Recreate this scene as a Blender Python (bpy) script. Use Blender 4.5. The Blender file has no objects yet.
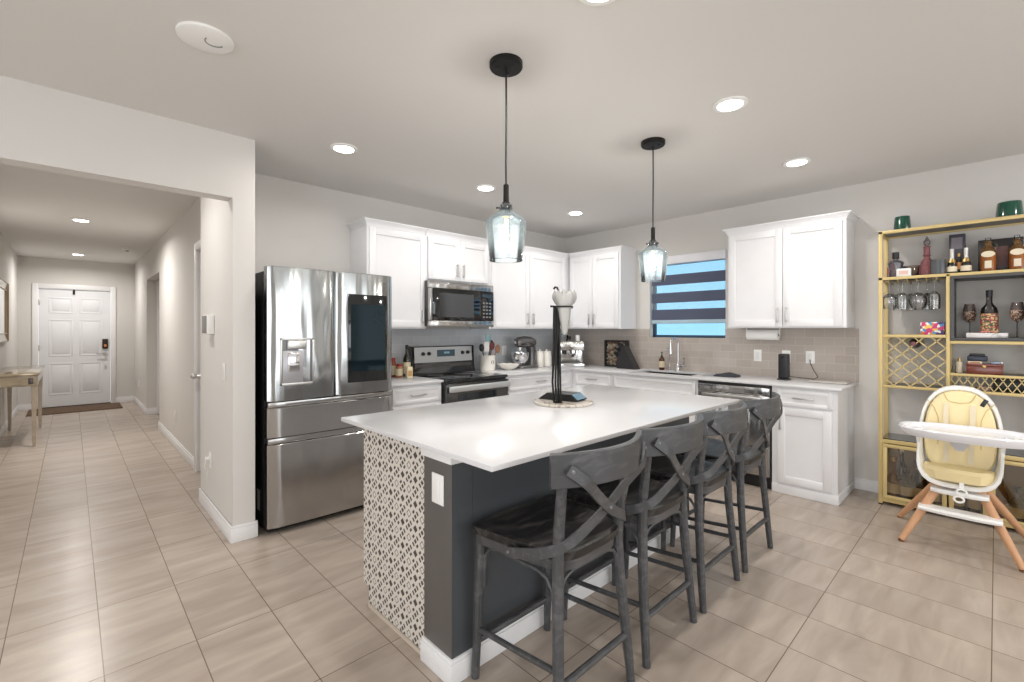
import bpy, bmesh, math, random
from mathutils import Vector, Matrix
random.seed(7)
S = bpy.context.scene
COL = S.collection
PI = math.pi

# ------------------------------------------------------------------ camera
H = 1.365
cd = bpy.data.cameras.new('camera'); cam = bpy.data.objects.new('camera', cd); COL.objects.link(cam)
cd.sensor_width = 36; cd.lens = 462.1/1024*36; cd.shift_y = -11/1024; cd.clip_start = .05
cam.location = (0, 0, H); cam.rotation_euler = (PI/2, 0, math.radians(-43.646))
S.camera = cam
# ------------------------------------------------------------------ world, exposure, daylight
S.view_settings.view_transform = 'Standard'; S.view_settings.look = 'None'
S.view_settings.exposure = 0.36; S.view_settings.gamma = 1; S.view_settings.use_curve_mapping = False
S.cycles.use_denoising = True; S.cycles.max_bounces = 10; S.cycles.diffuse_bounces = 5
S.cycles.glossy_bounces = 4; S.cycles.transparent_max_bounces = 16; S.cycles.transmission_bounces = 6
S.cycles.sample_clamp_indirect = 4; S.cycles.caustics_reflective = False; S.cycles.caustics_refractive = False
w = bpy.data.worlds.new('world'); S.world = w; w.use_nodes = True
w.node_tree.nodes['Background'].inputs[0].default_value = (.93, .97, 1, 1)
w.node_tree.nodes['Background'].inputs[1].default_value = 1.3

def area(name, loc, rot, sx, sy, power, color=(1, 1, 1), shape='RECTANGLE'):
    l = bpy.data.lights.new(name, 'AREA'); l.shape = shape; l.size = sx; l.size_y = sy
    l.energy = power; l.color = color
    o = bpy.data.objects.new(name, l); COL.objects.link(o); o.location = loc; o.rotation_euler = rot
    return o
# area lamps added as daylight in two unseen openings behind the camera
area('daylight_fill_rear', (2.3, -3.95, 1.25), (PI/2, 0, 0), 4.4, 2.2, 42, (.96, .98, 1))
area('daylight_fill_side', (-3.45, -.6, 1.25), (PI/2, 0, -PI/2), 4.6, 2.2, 66, (.96, .98, 1))

# ------------------------------------------------------------------ materials
def nmat(name):
    m = bpy.data.materials.new(name); m.use_nodes = True
    nt = m.node_tree; b = nt.nodes['Principled BSDF']
    return m, nt, b
def lin(c):
    r = []
    for v in c:
        v = v/255
        r.append(v/12.92 if v < .04045 else ((v+.055)/1.055)**2.4)
    return tuple(r) + (1,)
def mat(name, rgb, rough=.5, metal=0, noise=0, nscale=8, bump=0, bscale=60, stretch=(1, 1, 1), spec=None, coat=0):
    m, nt, b = nmat(name)
    c = lin(rgb); b.inputs['Base Color'].default_value = c
    b.inputs['Roughness'].default_value = rough; b.inputs['Metallic'].default_value = metal
    if spec is not None: b.inputs['Specular IOR Level'].default_value = spec
    if coat: b.inputs['Coat Weight'].default_value = coat; b.inputs['Coat Roughness'].default_value = .08
    tc = nt.nodes.new('ShaderNodeTexCoord'); mp = nt.nodes.new('ShaderNodeMapping')
    mp.inputs['Scale'].default_value = stretch
    nt.links.new(tc.outputs['Object'], mp.inputs[0])
    n = nt.nodes.new('ShaderNodeTexNoise'); n.inputs['Scale'].default_value = nscale; n.inputs['Detail'].default_value = 5
    nt.links.new(mp.outputs[0], n.inputs['Vector'])
    mx = nt.nodes.new('ShaderNodeMix'); mx.data_type = 'RGBA'
    k = noise if noise else .03
    mx.inputs[6].default_value = tuple(min(1, v*(1-k)) for v in c[:3]) + (1,)
    mx.inputs[7].default_value = tuple(min(1, v*(1+k)) for v in c[:3]) + (1,)
    nt.links.new(n.outputs[0], mx.inputs[0]); nt.links.new(mx.outputs[2], b.inputs['Base Color'])
    if bump:
        n2 = nt.nodes.new('ShaderNodeTexNoise'); n2.inputs['Scale'].default_value = bscale; n2.inputs['Detail'].default_value = 3
        nt.links.new(mp.outputs[0], n2.inputs['Vector'])
        bp = nt.nodes.new('ShaderNodeBump'); bp.inputs['Strength'].default_value = bump; bp.inputs['Distance'].default_value = .002
        nt.links.new(n2.outputs[0], bp.inputs['Height']); nt.links.new(bp.outputs[0], b.inputs['Normal'])
    return m
def emis(name, rgb, s):
    m, nt, b = nmat(name)
    b.inputs['Base Color'].default_value = lin(rgb)
    b.inputs['Emission Color'].default_value = lin(rgb); b.inputs['Emission Strength'].default_value = s
    return m
def glass(name, tint=(1, 1, 1), refl=1.0, haze=0.0, hazecol=(.9, .95, 1), rough=.02):
    m = bpy.data.materials.new(name); m.use_nodes = True; nt = m.node_tree; nt.nodes.clear()
    out = nt.nodes.new('ShaderNodeOutputMaterial')
    tr = nt.nodes.new('ShaderNodeBsdfTransparent'); tr.inputs[0].default_value = tuple(tint)+(1,)
    gl = nt.nodes.new('ShaderNodeBsdfGlossy'); gl.inputs['Roughness'].default_value = rough
    lw = nt.nodes.new('ShaderNodeFresnel'); lw.inputs[0].default_value = 1.45
    ml = nt.nodes.new('ShaderNodeMath'); ml.operation = 'MULTIPLY'; ml.inputs[1].default_value = refl; ml.use_clamp = True
    nt.links.new(lw.outputs[0], ml.inputs[0])
    mx = nt.nodes.new('ShaderNodeMixShader')
    nt.links.new(ml.outputs[0], mx.inputs[0]); nt.links.new(tr.outputs[0], mx.inputs[1]); nt.links.new(gl.outputs[0], mx.inputs[2])
    last = mx
    if haze:
        df = nt.nodes.new('ShaderNodeBsdfDiffuse'); df.inputs[0].default_value = tuple(hazecol)+(1,)
        m2 = nt.nodes.new('ShaderNodeMixShader'); m2.inputs[0].default_value = haze
        nt.links.new(last.outputs[0], m2.inputs[1]); nt.links.new(df.outputs[0], m2.inputs[2]); last = m2
    nt.links.new(last.outputs[0], out.inputs[0])
    return m
def mathn(nt, op, a, b=None, c=None):
    n = nt.nodes.new('ShaderNodeMath'); n.operation = op
    for i, v in enumerate((a, b, c)):
        if v is None: continue
        if isinstance(v, (int, float)): n.inputs[i].default_value = v
        else: nt.links.new(v, n.inputs[i])
    return n.outputs[0]

def floor_mat():
    m, nt, b = nmat('porcelain_floor_tile')
    tc = nt.nodes.new('ShaderNodeTexCoord'); sp = nt.nodes.new('ShaderNodeSeparateXYZ')
    nt.links.new(tc.outputs['Object'], sp.inputs[0])
    TX, TY, OX, OY = .3054, .6041, -.5166, 3.6383
    u = mathn(nt, 'DIVIDE', mathn(nt, 'SUBTRACT', sp.outputs[0], OX), TX)
    v = mathn(nt, 'DIVIDE', mathn(nt, 'SUBTRACT', sp.outputs[1], OY), TY)
    def edge(x, size):
        f = mathn(nt, 'FRACT', x)
        d = mathn(nt, 'MINIMUM', f, mathn(nt, 'SUBTRACT', 1, f))
        return mathn(nt, 'MULTIPLY', d, size)
    du, dv = edge(u, TX), edge(v, TY)
    gu = mathn(nt, 'LESS_THAN', du, .0019); gv = mathn(nt, 'LESS_THAN', dv, .0019)
    g = mathn(nt, 'MAXIMUM', gu, gv)
    # one random tone per tile
    cb = nt.nodes.new('ShaderNodeCombineXYZ')
    nt.links.new(mathn(nt, 'FLOOR', u), cb.inputs[0]); nt.links.new(mathn(nt, 'FLOOR', v), cb.inputs[1])
    wn = nt.nodes.new('ShaderNodeTexWhiteNoise'); nt.links.new(cb.outputs[0], wn.inputs['Vector'])
    # diagonal sandstone veins
    mp = nt.nodes.new('ShaderNodeMapping'); mp.vector_type = 'POINT'
    mp.inputs['Rotation'].default_value = (0, 0, math.radians(58)); mp.inputs['Scale'].default_value = (1.1, 5.5, 1)
    ad = nt.nodes.new('ShaderNodeVectorMath'); ad.operation = 'MULTIPLY_ADD'
    nt.links.new(wn.outputs['Color'], ad.inputs[0]); ad.inputs[1].default_value = (7, 7, 7)
    nt.links.new(tc.outputs['Object'], ad.inputs[2]); nt.links.new(ad.outputs[0], mp.inputs[0])
    n = nt.nodes.new('ShaderNodeTexNoise'); n.inputs['Scale'].default_value = 2.0; n.inputs['Detail'].default_value = 6
    n.inputs['Distortion'].default_value = .6
    nt.links.new(mp.outputs[0], n.inputs['Vector'])
    cr = nt.nodes.new('ShaderNodeValToRGB'); cr.color_ramp.elements[0].position = .3; cr.color_ramp.elements[1].position = .72
    cr.color_ramp.elements[0].color = lin((163, 150, 138)); cr.color_ramp.elements[1].color = lin((188, 175, 163))
    nt.links.new(n.outputs[0], cr.inputs[0])
    hs = nt.nodes.new('ShaderNodeHueSaturation')
    nt.links.new(mathn(nt, 'MULTIPLY_ADD', wn.outputs['Value'], .09, .955), hs.inputs['Value'])
    nt.links.new(cr.outputs[0], hs.inputs['Color'])
    mx = nt.nodes.new('ShaderNodeMix'); mx.data_type = 'RGBA'
    nt.links.new(g, mx.inputs[0]); nt.links.new(hs.outputs[0], mx.inputs[6]); mx.inputs[7].default_value = lin((112, 98, 86))
    nt.links.new(mx.outputs[2], b.inputs['Base Color'])
    b.inputs['Roughness'].default_value = .27; b.inputs['Specular IOR Level'].default_value = .45
    bp = nt.nodes.new('ShaderNodeBump'); bp.inputs['Strength'].default_value = .4; bp.inputs['Distance'].default_value = .002
    nt.links.new(mathn(nt, 'SUBTRACT', 1, g), bp.inputs['Height']); nt.links.new(bp.outputs[0], b.inputs['Normal'])
    return m
def subway_mat(name, axis, c1, c2, grout):
    m, nt, b = nmat(name)
    tc = nt.nodes.new('ShaderNodeTexCoord'); sp = nt.nodes.new('ShaderNodeSeparateXYZ')
    nt.links.new(tc.outputs['Object'], sp.inputs[0])
    cb = nt.nodes.new('ShaderNodeCombineXYZ')
    nt.links.new(sp.outputs[axis], cb.inputs[0])
    nt.links.new(mathn(nt, 'SUBTRACT', sp.outputs[2], .915), cb.inputs[1])
    br = nt.nodes.new('ShaderNodeTexBrick'); br.offset = .5
    br.inputs['Scale'].default_value = 1; br.inputs['Brick Width'].default_value = .1524; br.inputs['Row Height'].default_value = .0765
    br.inputs['Mortar Size'].default_value = .0016; br.inputs['Mortar Smooth'].default_value = .1
    br.inputs['Color1'].default_value = lin(c1); br.inputs['Color2'].default_value = lin(c2); br.inputs['Mortar'].default_value = lin(grout)
    nt.links.new(cb.outputs[0], br.inputs['Vector'])
    nt.links.new(br.outputs['Color'], b.inputs['Base Color'])
    b.inputs['Roughness'].default_value = .12
    n = nt.nodes.new('ShaderNodeTexNoise'); n.inputs['Scale'].default_value = 9
    nt.links.new(tc.outputs['Object'], n.inputs['Vector'])
    hgt = mathn(nt, 'MULTIPLY_ADD', br.outputs['Fac'], -1, mathn(nt, 'MULTIPLY', n.outputs[0], .5))
    bp = nt.nodes.new('ShaderNodeBump'); bp.inputs['Strength'].default_value = .35; bp.inputs['Distance'].default_value = .003
    nt.links.new(hgt, bp.inputs['Height']); nt.links.new(bp.outputs[0], b.inputs['Normal'])
    return m
def pattern_mat():
    # black and off-white encaustic tile: outlined diamonds, filled diamonds, triangles between them
    m, nt, b = nmat('patterned_encaustic_tile')
    tc = nt.nodes.new('ShaderNodeTexCoord'); sp = nt.nodes.new('ShaderNodeSeparateXYZ')
    nt.links.new(tc.outputs['Object'], sp.inputs[0])
    P = .105
    def cell(sock, off):
        f = mathn(nt, 'FRACT', mathn(nt, 'ADD', mathn(nt, 'DIVIDE', sock, P), off))
        return mathn(nt, 'ABSOLUTE', mathn(nt, 'SUBTRACT', f, .5))
    def band(x, lo, hi):
        return mathn(nt, 'MULTIPLY', mathn(nt, 'GREATER_THAN', x, lo), mathn(nt, 'LESS_THAN', x, hi))
    a0, b0 = cell(sp.outputs[1], 100.2), cell(sp.outputs[2], 100.1)       # distance to the outlined diamond's centre
    a1, b1 = cell(sp.outputs[1], 100.7), cell(sp.outputs[2], 100.6)       # ... to the filled diamond's centre
    d0 = mathn(nt, 'ADD', a0, b0)
    d1 = mathn(nt, 'ADD', a1, b1)
    masks = [band(d0, .135, .18), mathn(nt, 'LESS_THAN', d1, .165)]
    # small diamonds on the axes between two outlined ones
    for p, q in ((a1, b0), (a0, b1)):
        d = mathn(nt, 'ADD', p, q)
        masks.append(mathn(nt, 'LESS_THAN', d, .11))
    # triangles ringing the outlined star
    for p, q in ((a0, b0), (b0, a0)):
        t = mathn(nt, 'MULTIPLY', mathn(nt, 'LESS_THAN', mathn(nt, 'ADD', mathn(nt, 'ABSOLUTE', mathn(nt, 'SUBTRACT', p, .33)), mathn(nt, 'ABSOLUTE', mathn(nt, 'SUBTRACT', q, .18))), .125),
                  mathn(nt, 'GREATER_THAN', mathn(nt, 'SUBTRACT', p, q), .12))
        masks.append(t)
    o = masks[0]
    for k in masks[1:]: o = mathn(nt, 'MAXIMUM', o, k)
    mx = nt.nodes.new('ShaderNodeMix'); mx.data_type = 'RGBA'
    nt.links.new(o, mx.inputs[0]); mx.inputs[6].default_value = lin((212, 206, 198)); mx.inputs[7].default_value = lin((62, 56, 52))
    nt.links.new(mx.outputs[2], b.inputs['Base Color']); b.inputs['Roughness'].default_value = .4
    return m
def wood_stool_mat(name, dark, light, amount):
    m, nt, b = nmat(name)
    tc = nt.nodes.new('ShaderNodeTexCoord'); mp = nt.nodes.new('ShaderNodeMapping'); mp.inputs['Scale'].default_value = (3, 14, 14)
    nt.links.new(tc.outputs['Object'], mp.inputs[0])
    n = nt.nodes.new('ShaderNodeTexNoise'); n.inputs['Scale'].default_value = 2.2; n.inputs['Detail'].default_value = 7; n.inputs['Distortion'].default_value = .8
    nt.links.new(mp.outputs[0], n.inputs['Vector'])
    cr = nt.nodes.new('ShaderNodeValToRGB'); cr.color_ramp.elements[0].position = .5-.0; cr.color_ramp.elements[1].position = .5+amount
    cr.color_ramp.elements[0].color = lin(dark); cr.color_ramp.elements[1].color = lin(light)
    nt.links.new(n.outputs[0], cr.inputs[0]); nt.links.new(cr.outputs[0], b.inputs['Base Color'])
    b.inputs['Roughness'].default_value = .38
    return m
def marble_mat(name, base, vein):
    m, nt, b = nmat(name)
    tc = nt.nodes.new('ShaderNodeTexCoord'); n = nt.nodes.new('ShaderNodeTexNoise')
    n.inputs['Scale'].default_value = 3; n.inputs['Detail'].default_value = 8; n.inputs['Distortion'].default_value = 2
    nt.links.new(tc.outputs['Object'], n.inputs['Vector'])
    cr = nt.nodes.new('ShaderNodeValToRGB'); e = cr.color_ramp.elements
    e[0].position = .47; e[0].color = lin(base); e[1].position = .53; e[1].color = lin(base)
    k = cr.color_ramp.elements.new(.5); k.color = lin(vein)
    nt.links.new(n.outputs[0], cr.inputs[0]); nt.links.new(cr.outputs[0], b.inputs['Base Color'])
    b.inputs['Roughness'].default_value = .12
    return m
def patch_mat(name, cols, scale, rough=.5):
    m, nt, b = nmat(name)
    tc = nt.nodes.new('ShaderNodeTexCoord'); v = nt.nodes.new('ShaderNodeTexVoronoi'); v.inputs['Scale'].default_value = scale
    nt.links.new(tc.outputs['Object'], v.inputs['Vector'])
    sp = nt.nodes.new('ShaderNodeSeparateColor'); nt.links.new(v.outputs['Color'], sp.inputs[0])
    cr = nt.nodes.new('ShaderNodeValToRGB'); cr.color_ramp.interpolation = 'CONSTANT'
    e = cr.color_ramp.elements; e[0].color = lin(cols[0]); e[1].position = 1/len(cols); e[1].color = lin(cols[1])
    for i in range(2, len(cols)): k = e.new(i/len(cols)); k.color = lin(cols[i])
    nt.links.new(sp.outputs[0], cr.inputs[0]); nt.links.new(cr.outputs[0], b.inputs['Base Color'])
    b.inputs['Roughness'].default_value = rough
    return m
def brushed(name, rgb, rough=.22, axis=2, wave=0):
    m, nt, b = nmat(name)
    b.inputs['Base Color'].default_value = lin(rgb); b.inputs['Metallic'].default_value = 1
    b.inputs['Roughness'].default_value = rough
    tc = nt.nodes.new('ShaderNodeTexCoord'); mp = nt.nodes.new('ShaderNodeMapping')
    sc = [400, 400, 400]; sc[axis] = 4; mp.inputs['Scale'].default_value = sc
    nt.links.new(tc.outputs['Object'], mp.inputs[0])
    n = nt.nodes.new('ShaderNodeTexNoise'); n.inputs['Scale'].default_value = 1; nt.links.new(mp.outputs[0], n.inputs['Vector'])
    nt.links.new(mathn(nt, 'MULTIPLY_ADD', n.outputs[0], .14, rough-.07), b.inputs['Roughness'])
    if wave:
        mp2 = nt.nodes.new('ShaderNodeMapping'); mp2.inputs['Scale'].default_value = (9, 9, 1.6)
        nt.links.new(tc.outputs['Object'], mp2.inputs[0])
        n2 = nt.nodes.new('ShaderNodeTexNoise'); n2.inputs['Scale'].default_value = 1; n2.inputs['Detail'].default_value = 1
        nt.links.new(mp2.outputs[0], n2.inputs['Vector'])
        bp = nt.nodes.new('ShaderNodeBump'); bp.inputs['Strength'].default_value = 1; bp.inputs['Distance'].default_value = wave
        nt.links.new(n2.outputs[0], bp.inputs['Height']); nt.links.new(bp.outputs[0], b.inputs['Normal'])
    return m

WALL = mat('painted_drywall', (214, 211, 207), .8, noise=.015, nscale=3, bump=.12, bscale=180)
CEIL = mat('ceiling_paint', (221, 219, 216), .85, noise=.012, nscale=2, bump=.15, bscale=120)
TRIM = mat('white_trim_paint', (232, 232, 233), .4)
DOORW = mat('white_door_paint', (230, 231, 234), .4)
FLOOR = floor_mat()
CAB = mat('white_cabinet_paint', (232, 232, 234), .35)
QUARTZ = mat('white_quartz', (217, 217, 219), .2, noise=.02, nscale=5)
SPL_R = subway_mat('grey_tile_warm_lit', 1, (180, 170, 162), (189, 180, 172), (204, 197, 190))  # one grey tile; the window wall's warmer light is mixed into its colours
SPL_L = subway_mat('grey_tile_cool_lit', 0, (193, 197, 202), (202, 206, 210), (216, 218, 220))  # same tile with cooler light mixed in, raised against dimness under the cabinets
STEEL = brushed('brushed_stainless', (182, 181, 180), .19, 0, .010)
STEELV = brushed('brushed_stainless_vertical', (172, 174, 174), .15, 2, .014)
SILVERP = mat('silver_panel', (196, 198, 200), .32, .55)
DKSTEEL = brushed('dark_stainless', (95, 94, 93), .3, 0)
CHROME = mat('chrome', (225, 225, 228), .08, 1)
NICKEL = mat('satin_nickel', (205, 204, 202), .34, 1)
BLACKG = mat('black_glass', (10, 12, 15), .05, spec=.6, coat=.5)
BLACKP = mat('black_plastic', (22, 22, 24), .4)
BLACKM = mat('black_metal', (30, 29, 28), .45, .6)
GREYP = mat('grey_plastic', (120, 121, 123), .4)
WHITEP = mat('white_plastic', (240, 240, 238), .35)
DARKPANEL = mat('charcoal_panel_paint', (72, 76, 80), .4, noise=.03)
BROWNPANEL = mat('charcoal_column_paint', (90, 87, 84), .42, noise=.03)
PATT = pattern_mat()
STOOLW = wood_stool_mat('charcoal_stained_wood', (68, 69, 71), (104, 104, 106), .35)
SEATW = wood_stool_mat('worn_black_seat_wood', (26, 25, 25), (92, 88, 85), .34)
GOLD = mat('brushed_gold_metal', (214, 190, 136), .35, .5)
GOLDK = mat('gold_powder_coated', (208, 185, 128), .45, .15)
DARKSHELF = mat('dark_shelf_board', (98, 98, 97), .4)
GLASS = glass('clear_glass', (.97, .98, .98), 1.0)
PGLASS = glass('pendant_glass', (.955, .98, .995), 1.7, .025, (.75, .9, 1))
SHELFGL = glass('cabinet_door_glass', (.88, .83, .73), 1.2)
WINGL = glass('sky_tinted_window_glass', (.52, .73, .85), .5)  # blue of the sky outside is put into the pane's tint
SHEER = glass('sheer_blind_fabric', (.96, .98, .99), 0, .10, (.8, .9, .96))
NAVY = mat('navy_blind_fabric', (88, 94, 114), .9)
BEECH = mat('beech_wood', (200, 152, 114), .45, noise=.15, nscale=6, stretch=(8, 8, 1))
CREAM = mat('cream_leatherette', (240, 222, 172), .45, noise=.03)
TRAYW = mat('translucent_white_tray', (232, 232, 236), .18, coat=.4)
BULB = emis('warm_filament_glow', (255, 240, 222), 10)
LAMP = emis('recessed_lamp_glow', (255, 250, 243), 9)

# ------------------------------------------------------------------ mesh helper
def rx(p): return p
class M:
    def __init__(s): s.b = bmesh.new()
    def box(s, x0, x1, y0, y1, z0, z1, bev=0, seg=2):
        x0, x1 = sorted((x0, x1)); y0, y1 = sorted((y0, y1)); z0, z1 = sorted((z0, z1))
        r = bmesh.ops.create_cube(s.b, size=1); vs = r['verts']
        for v in vs:
            v.co = Vector(((x0+x1)/2+v.co.x*(x1-x0), (y0+y1)/2+v.co.y*(y1-y0), (z0+z1)/2+v.co.z*(z1-z0)))
        if bev:
            bev = min(bev, .45*min(x1-x0, y1-y0, z1-z0))
            es = list({e for v in vs for e in v.link_edges})
            bmesh.ops.bevel(s.b, geom=es, offset=bev, segments=seg, profile=.5, affect='EDGES')
        return s
    def ring(s, pts): return [s.b.verts.new(p) for p in pts]
    def bridge(s, a, b):
        n = len(a)
        for i in range(n):
            try: s.b.faces.new((a[i], a[(i+1) % n], b[(i+1) % n], b[i]))
            except ValueError: pass
    def cap(s, a, flip=False):
        try: s.b.faces.new(a[::-1] if flip else a)
        except ValueError: pass
    def lathe(s, prof, c=(0, 0, 0), seg=24, sx=1, sy=1):
        rings = []
        for r, z in prof:
            r = max(r, .0004)
            rings.append(s.ring([(c[0]+r*sx*math.cos(2*PI*i/seg), c[1]+r*sy*math.sin(2*PI*i/seg), c[2]+z) for i in range(seg)]))
        for a, b in zip(rings, rings[1:]): s.bridge(a, b)
        s.cap(rings[0], True); s.cap(rings[-1])
        return s
    def tube(s, pts, r, seg=10, closed=False, flat=None):
        """r: radius or list of radii; flat=(w,t,up): rectangular section instead"""
        pts = [Vector(p) for p in pts]; n = len(pts); rings = []; nrm = None
        for i, p in enumerate(pts):
            if closed: d = pts[(i+1) % n]-pts[i-1]
            else: d = (pts[min(i+1, n-1)]-pts[max(i-1, 0)])
            d.normalize()
            if nrm is None:
                up = Vector((0, 0, 1)) if abs(d.z) < .9 else Vector((1, 0, 0))
                nrm = d.cross(up).normalized()
            nrm = (nrm-d*nrm.dot(d)).normalized(); bn = d.cross(nrm)
            if flat:
                wd, t, side = flat
                sd = Vector(side[i]) if isinstance(side, list) else Vector(side)
                sd = (sd-d*sd.dot(d)).normalized(); wv = d.cross(sd).normalized()
                cs = [sd*t/2+wv*wd/2, -sd*t/2+wv*wd/2, -sd*t/2-wv*wd/2, sd*t/2-wv*wd/2]
                rings.append(s.ring([p+c for c in cs]))
            else:
                rr = r[i] if isinstance(r, (list, tuple)) else r
                rings.append(s.ring([p+nrm*rr*math.cos(2*PI*k/seg)+bn*rr*math.sin(2*PI*k/seg) for k in range(seg)]))
        for a, b in zip(rings, rings[1:]): s.bridge(a, b)
        if closed: s.bridge(rings[-1], rings[0])
        else: s.cap(rings[0], True); s.cap(rings[-1])
        return s
    def bar(s, p0, p1, w_, t, side=(1, 0, 0)):
        return s.tube([p0, p1], 0, flat=(w_, t, side))
    def prism(s, poly, a0, a1, axis='z', scale1=None):
        def put(p, a):
            if axis == 'z': return (p[0], p[1], a)
            if axis == 'y': return (p[0], a, p[1])
            return (a, p[0], p[1])
        r0 = s.ring([put(p, a0) for p in poly]); r1 = s.ring([put(p, a1) for p in poly])
        s.bridge(r0, r1); s.cap(r0, True); s.cap(r1)
        return s
    def loft(s, rings, caps=True):
        rs = [s.ring(r) for r in rings]
        for a, b in zip(rs, rs[1:]): s.bridge(a, b)
        if caps: s.cap(rs[0], True); s.cap(rs[-1])
        return s
    def sphere(s, c, r, sx=1, sy=1, sz=1, seg=14):
        k = bmesh.ops.create_uvsphere(s.b, u_segments=seg, v_segments=max(6, seg*2//3), radius=r)
        for v in k['verts']: v.co = Vector((c[0]+v.co.x*sx, c[1]+v.co.y*sy, c[2]+v.co.z*sz))
        return s
    def xf(s, fn):
        for v in s.b.verts: v.co = Vector(fn(v.co))
        return s
    def build(s, name, m, parent=None, origin=None, smooth=35):
        bmesh.ops.recalc_face_normals(s.b, faces=s.b.faces)
        if origin is not None:
            bmesh.ops.translate(s.b, verts=s.b.verts, vec=-Vector(origin))
        me = bpy.data.meshes.new(name); s.b.to_mesh(me); s.b.free()
        me.materials.append(m)
        me.shade_smooth()
        me.set_sharp_from_angle(angle=math.radians(smooth))
        o = bpy.data.objects.new(name, me); COL.objects.link(o)
        if parent is not None: o.parent = parent
        elif origin is not None: o.location = origin
        return o
class T:
    """a thing: an Empty at its base that parents its parts; part meshes are given in world coordinates unless local=True"""
    def __init__(s, name, label, cat, loc=(0, 0, 0), rz=0, group=None, local=False):
        s.e = bpy.data.objects.new(name, None); COL.objects.link(s.e); s.e.empty_display_size = .05
        s.e.location = loc; s.e.rotation_euler = (0, 0, rz)
        s.e['label'] = label; s.e['category'] = cat
        if group: s.e['group'] = group
        s.o = Vector((0, 0, 0)) if local else Vector(loc)
    def part(s, name, m, mt, parent=None, label=None):
        p = m.build(name, mt, parent or s.e, origin=s.o)
        if label: p['label'] = label
        return p
def dup(root, loc, rz=None, label=None):
    r = root.copy(); COL.objects.link(r); r.location = loc
    if rz is not None: r.rotation_euler = (0, 0, rz)
    if label: r['label'] = label
    for ch in list(root.children):
        c = ch.copy(); COL.objects.link(c); c.parent = r
        for g in list(ch.children):
            d = g.copy(); COL.objects.link(d); d.parent = c
    return r
def struct(name, m, mt, parent=None):
    o = m.build(name, mt, parent)
    o['kind'] = 'structure'
    return o
def single(name, m, mt, label, cat, origin, group=None, smooth=35):
    o = m.build(name, mt, None, origin=origin, smooth=smooth); o['label'] = label; o['category'] = cat
    if group: o['group'] = group
    return o

# ------------------------------------------------------------------ room shell
XW, YW, HC = 4.90, 4.09, 2.62
struct('floor', M().box(-3.5, XW+.12, -4, 11.6, -.05, 0), FLOOR)
struct('ceiling', M().box(-3.5, XW+.12, -4, 11.6, HC, HC+.06), CEIL)
WY0, WY1, WZ0, WZ1 = 1.935, 2.80, 1.28, 2.185
m = M(); t_ = .12
m.box(XW, XW+t_, -4, WY0, 0, HC); m.box(XW, XW+t_, WY1, YW+.12, 0, HC)
m.box(XW, XW+t_, WY0, WY1, 0, WZ0); m.box(XW, XW+t_, WY0, WY1, WZ1, HC)
struct('wall_right', m, WALL)
struct('wall_back', M().box(.88, XW, YW, YW+.12, 0, HC), WALL)
struct('wall_pier', M().box(.75, .88, 3.385, 4.4, 0, HC), WALL)
struct('wall_lintel', M().box(-3.5, .75, 3.385, 3.51, 2.215, HC), WALL)
struct('wall_left_side', M().box(-3.5, -.655, 3.385, 3.51, 0, 2.215), WALL)
m = M()
D2a, D2b, D2z = 4.50, 5.31, 2.13                      # side door opening in the hall
m.box(.88, 1.0, 4.4, D2a, 0, HC); m.box(.88, 1.0, D2b, 7.98, 0, HC); m.box(.88, 1.0, D2a, D2b, D2z, HC)
m.box(.88, 1.0, 7.98, 9.45, 2.17, HC)                # header over the recess
m.box(.88, 1.5, 9.45, 11.4, 0, HC); m.box(1.5, 1.6, 7.98, 11.4, 0, HC); m.box(1.0, 1.5, 7.88, 7.98, 0, HC)
m.box(1.0, 1.5, 7.98, 9.45, 2.3, 2.36)
struct('wall_hall_right', m, WALL)
struct('wall_hall_left', M().box(-.755, -.655, 3.51, 11.4, 0, HC), WALL)
m = M(); fd0, fd1, fdz = -.415, .535, 2.10
m.box(-.755, fd0, 11.4, 11.52, 0, HC); m.box(fd1, 1.6, 11.4, 11.52, 0, HC); m.box(fd0, fd1, 11.4, 11.52, fdz, HC)
struct('wall_hall_end', m, WALL)
# living room walls behind the camera, with two tall glazed openings that let the day in
m = M(); m.box(-3.5, .1, -4.1, -4, 0, HC); m.box(4.5, XW, -4.1, -4, 0, HC); m.box(.1, 4.5, -4.1, -4, 2.35, HC)
struct('wall_rear', m, WALL)
m = M()
for x in (.12, 1.55, 3.0, 4.42): m.box(x, x+.07, -4.06, -4.0, 0, 2.35, .004)
m.box(.1, 4.5, -4.06, -4.0, 2.28, 2.35); m.box(.1, 4.5, -4.06, -4.0, .0, .06)
struct('rear_streak_mullions', m, mat('streak_mullion_brown', (70, 62, 56), .5))  # unseen mullions added to streak the refrigerator's reflections dark
m = M(); m.box(-3.6, -3.5, -4, -2.9, 0, HC); m.box(-3.6, -3.5, 1.7, 3.5, 0, HC); m.box(-3.6, -3.5, -2.9, 1.7, 2.35, HC)
struct('wall_left', m, WALL)

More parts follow.
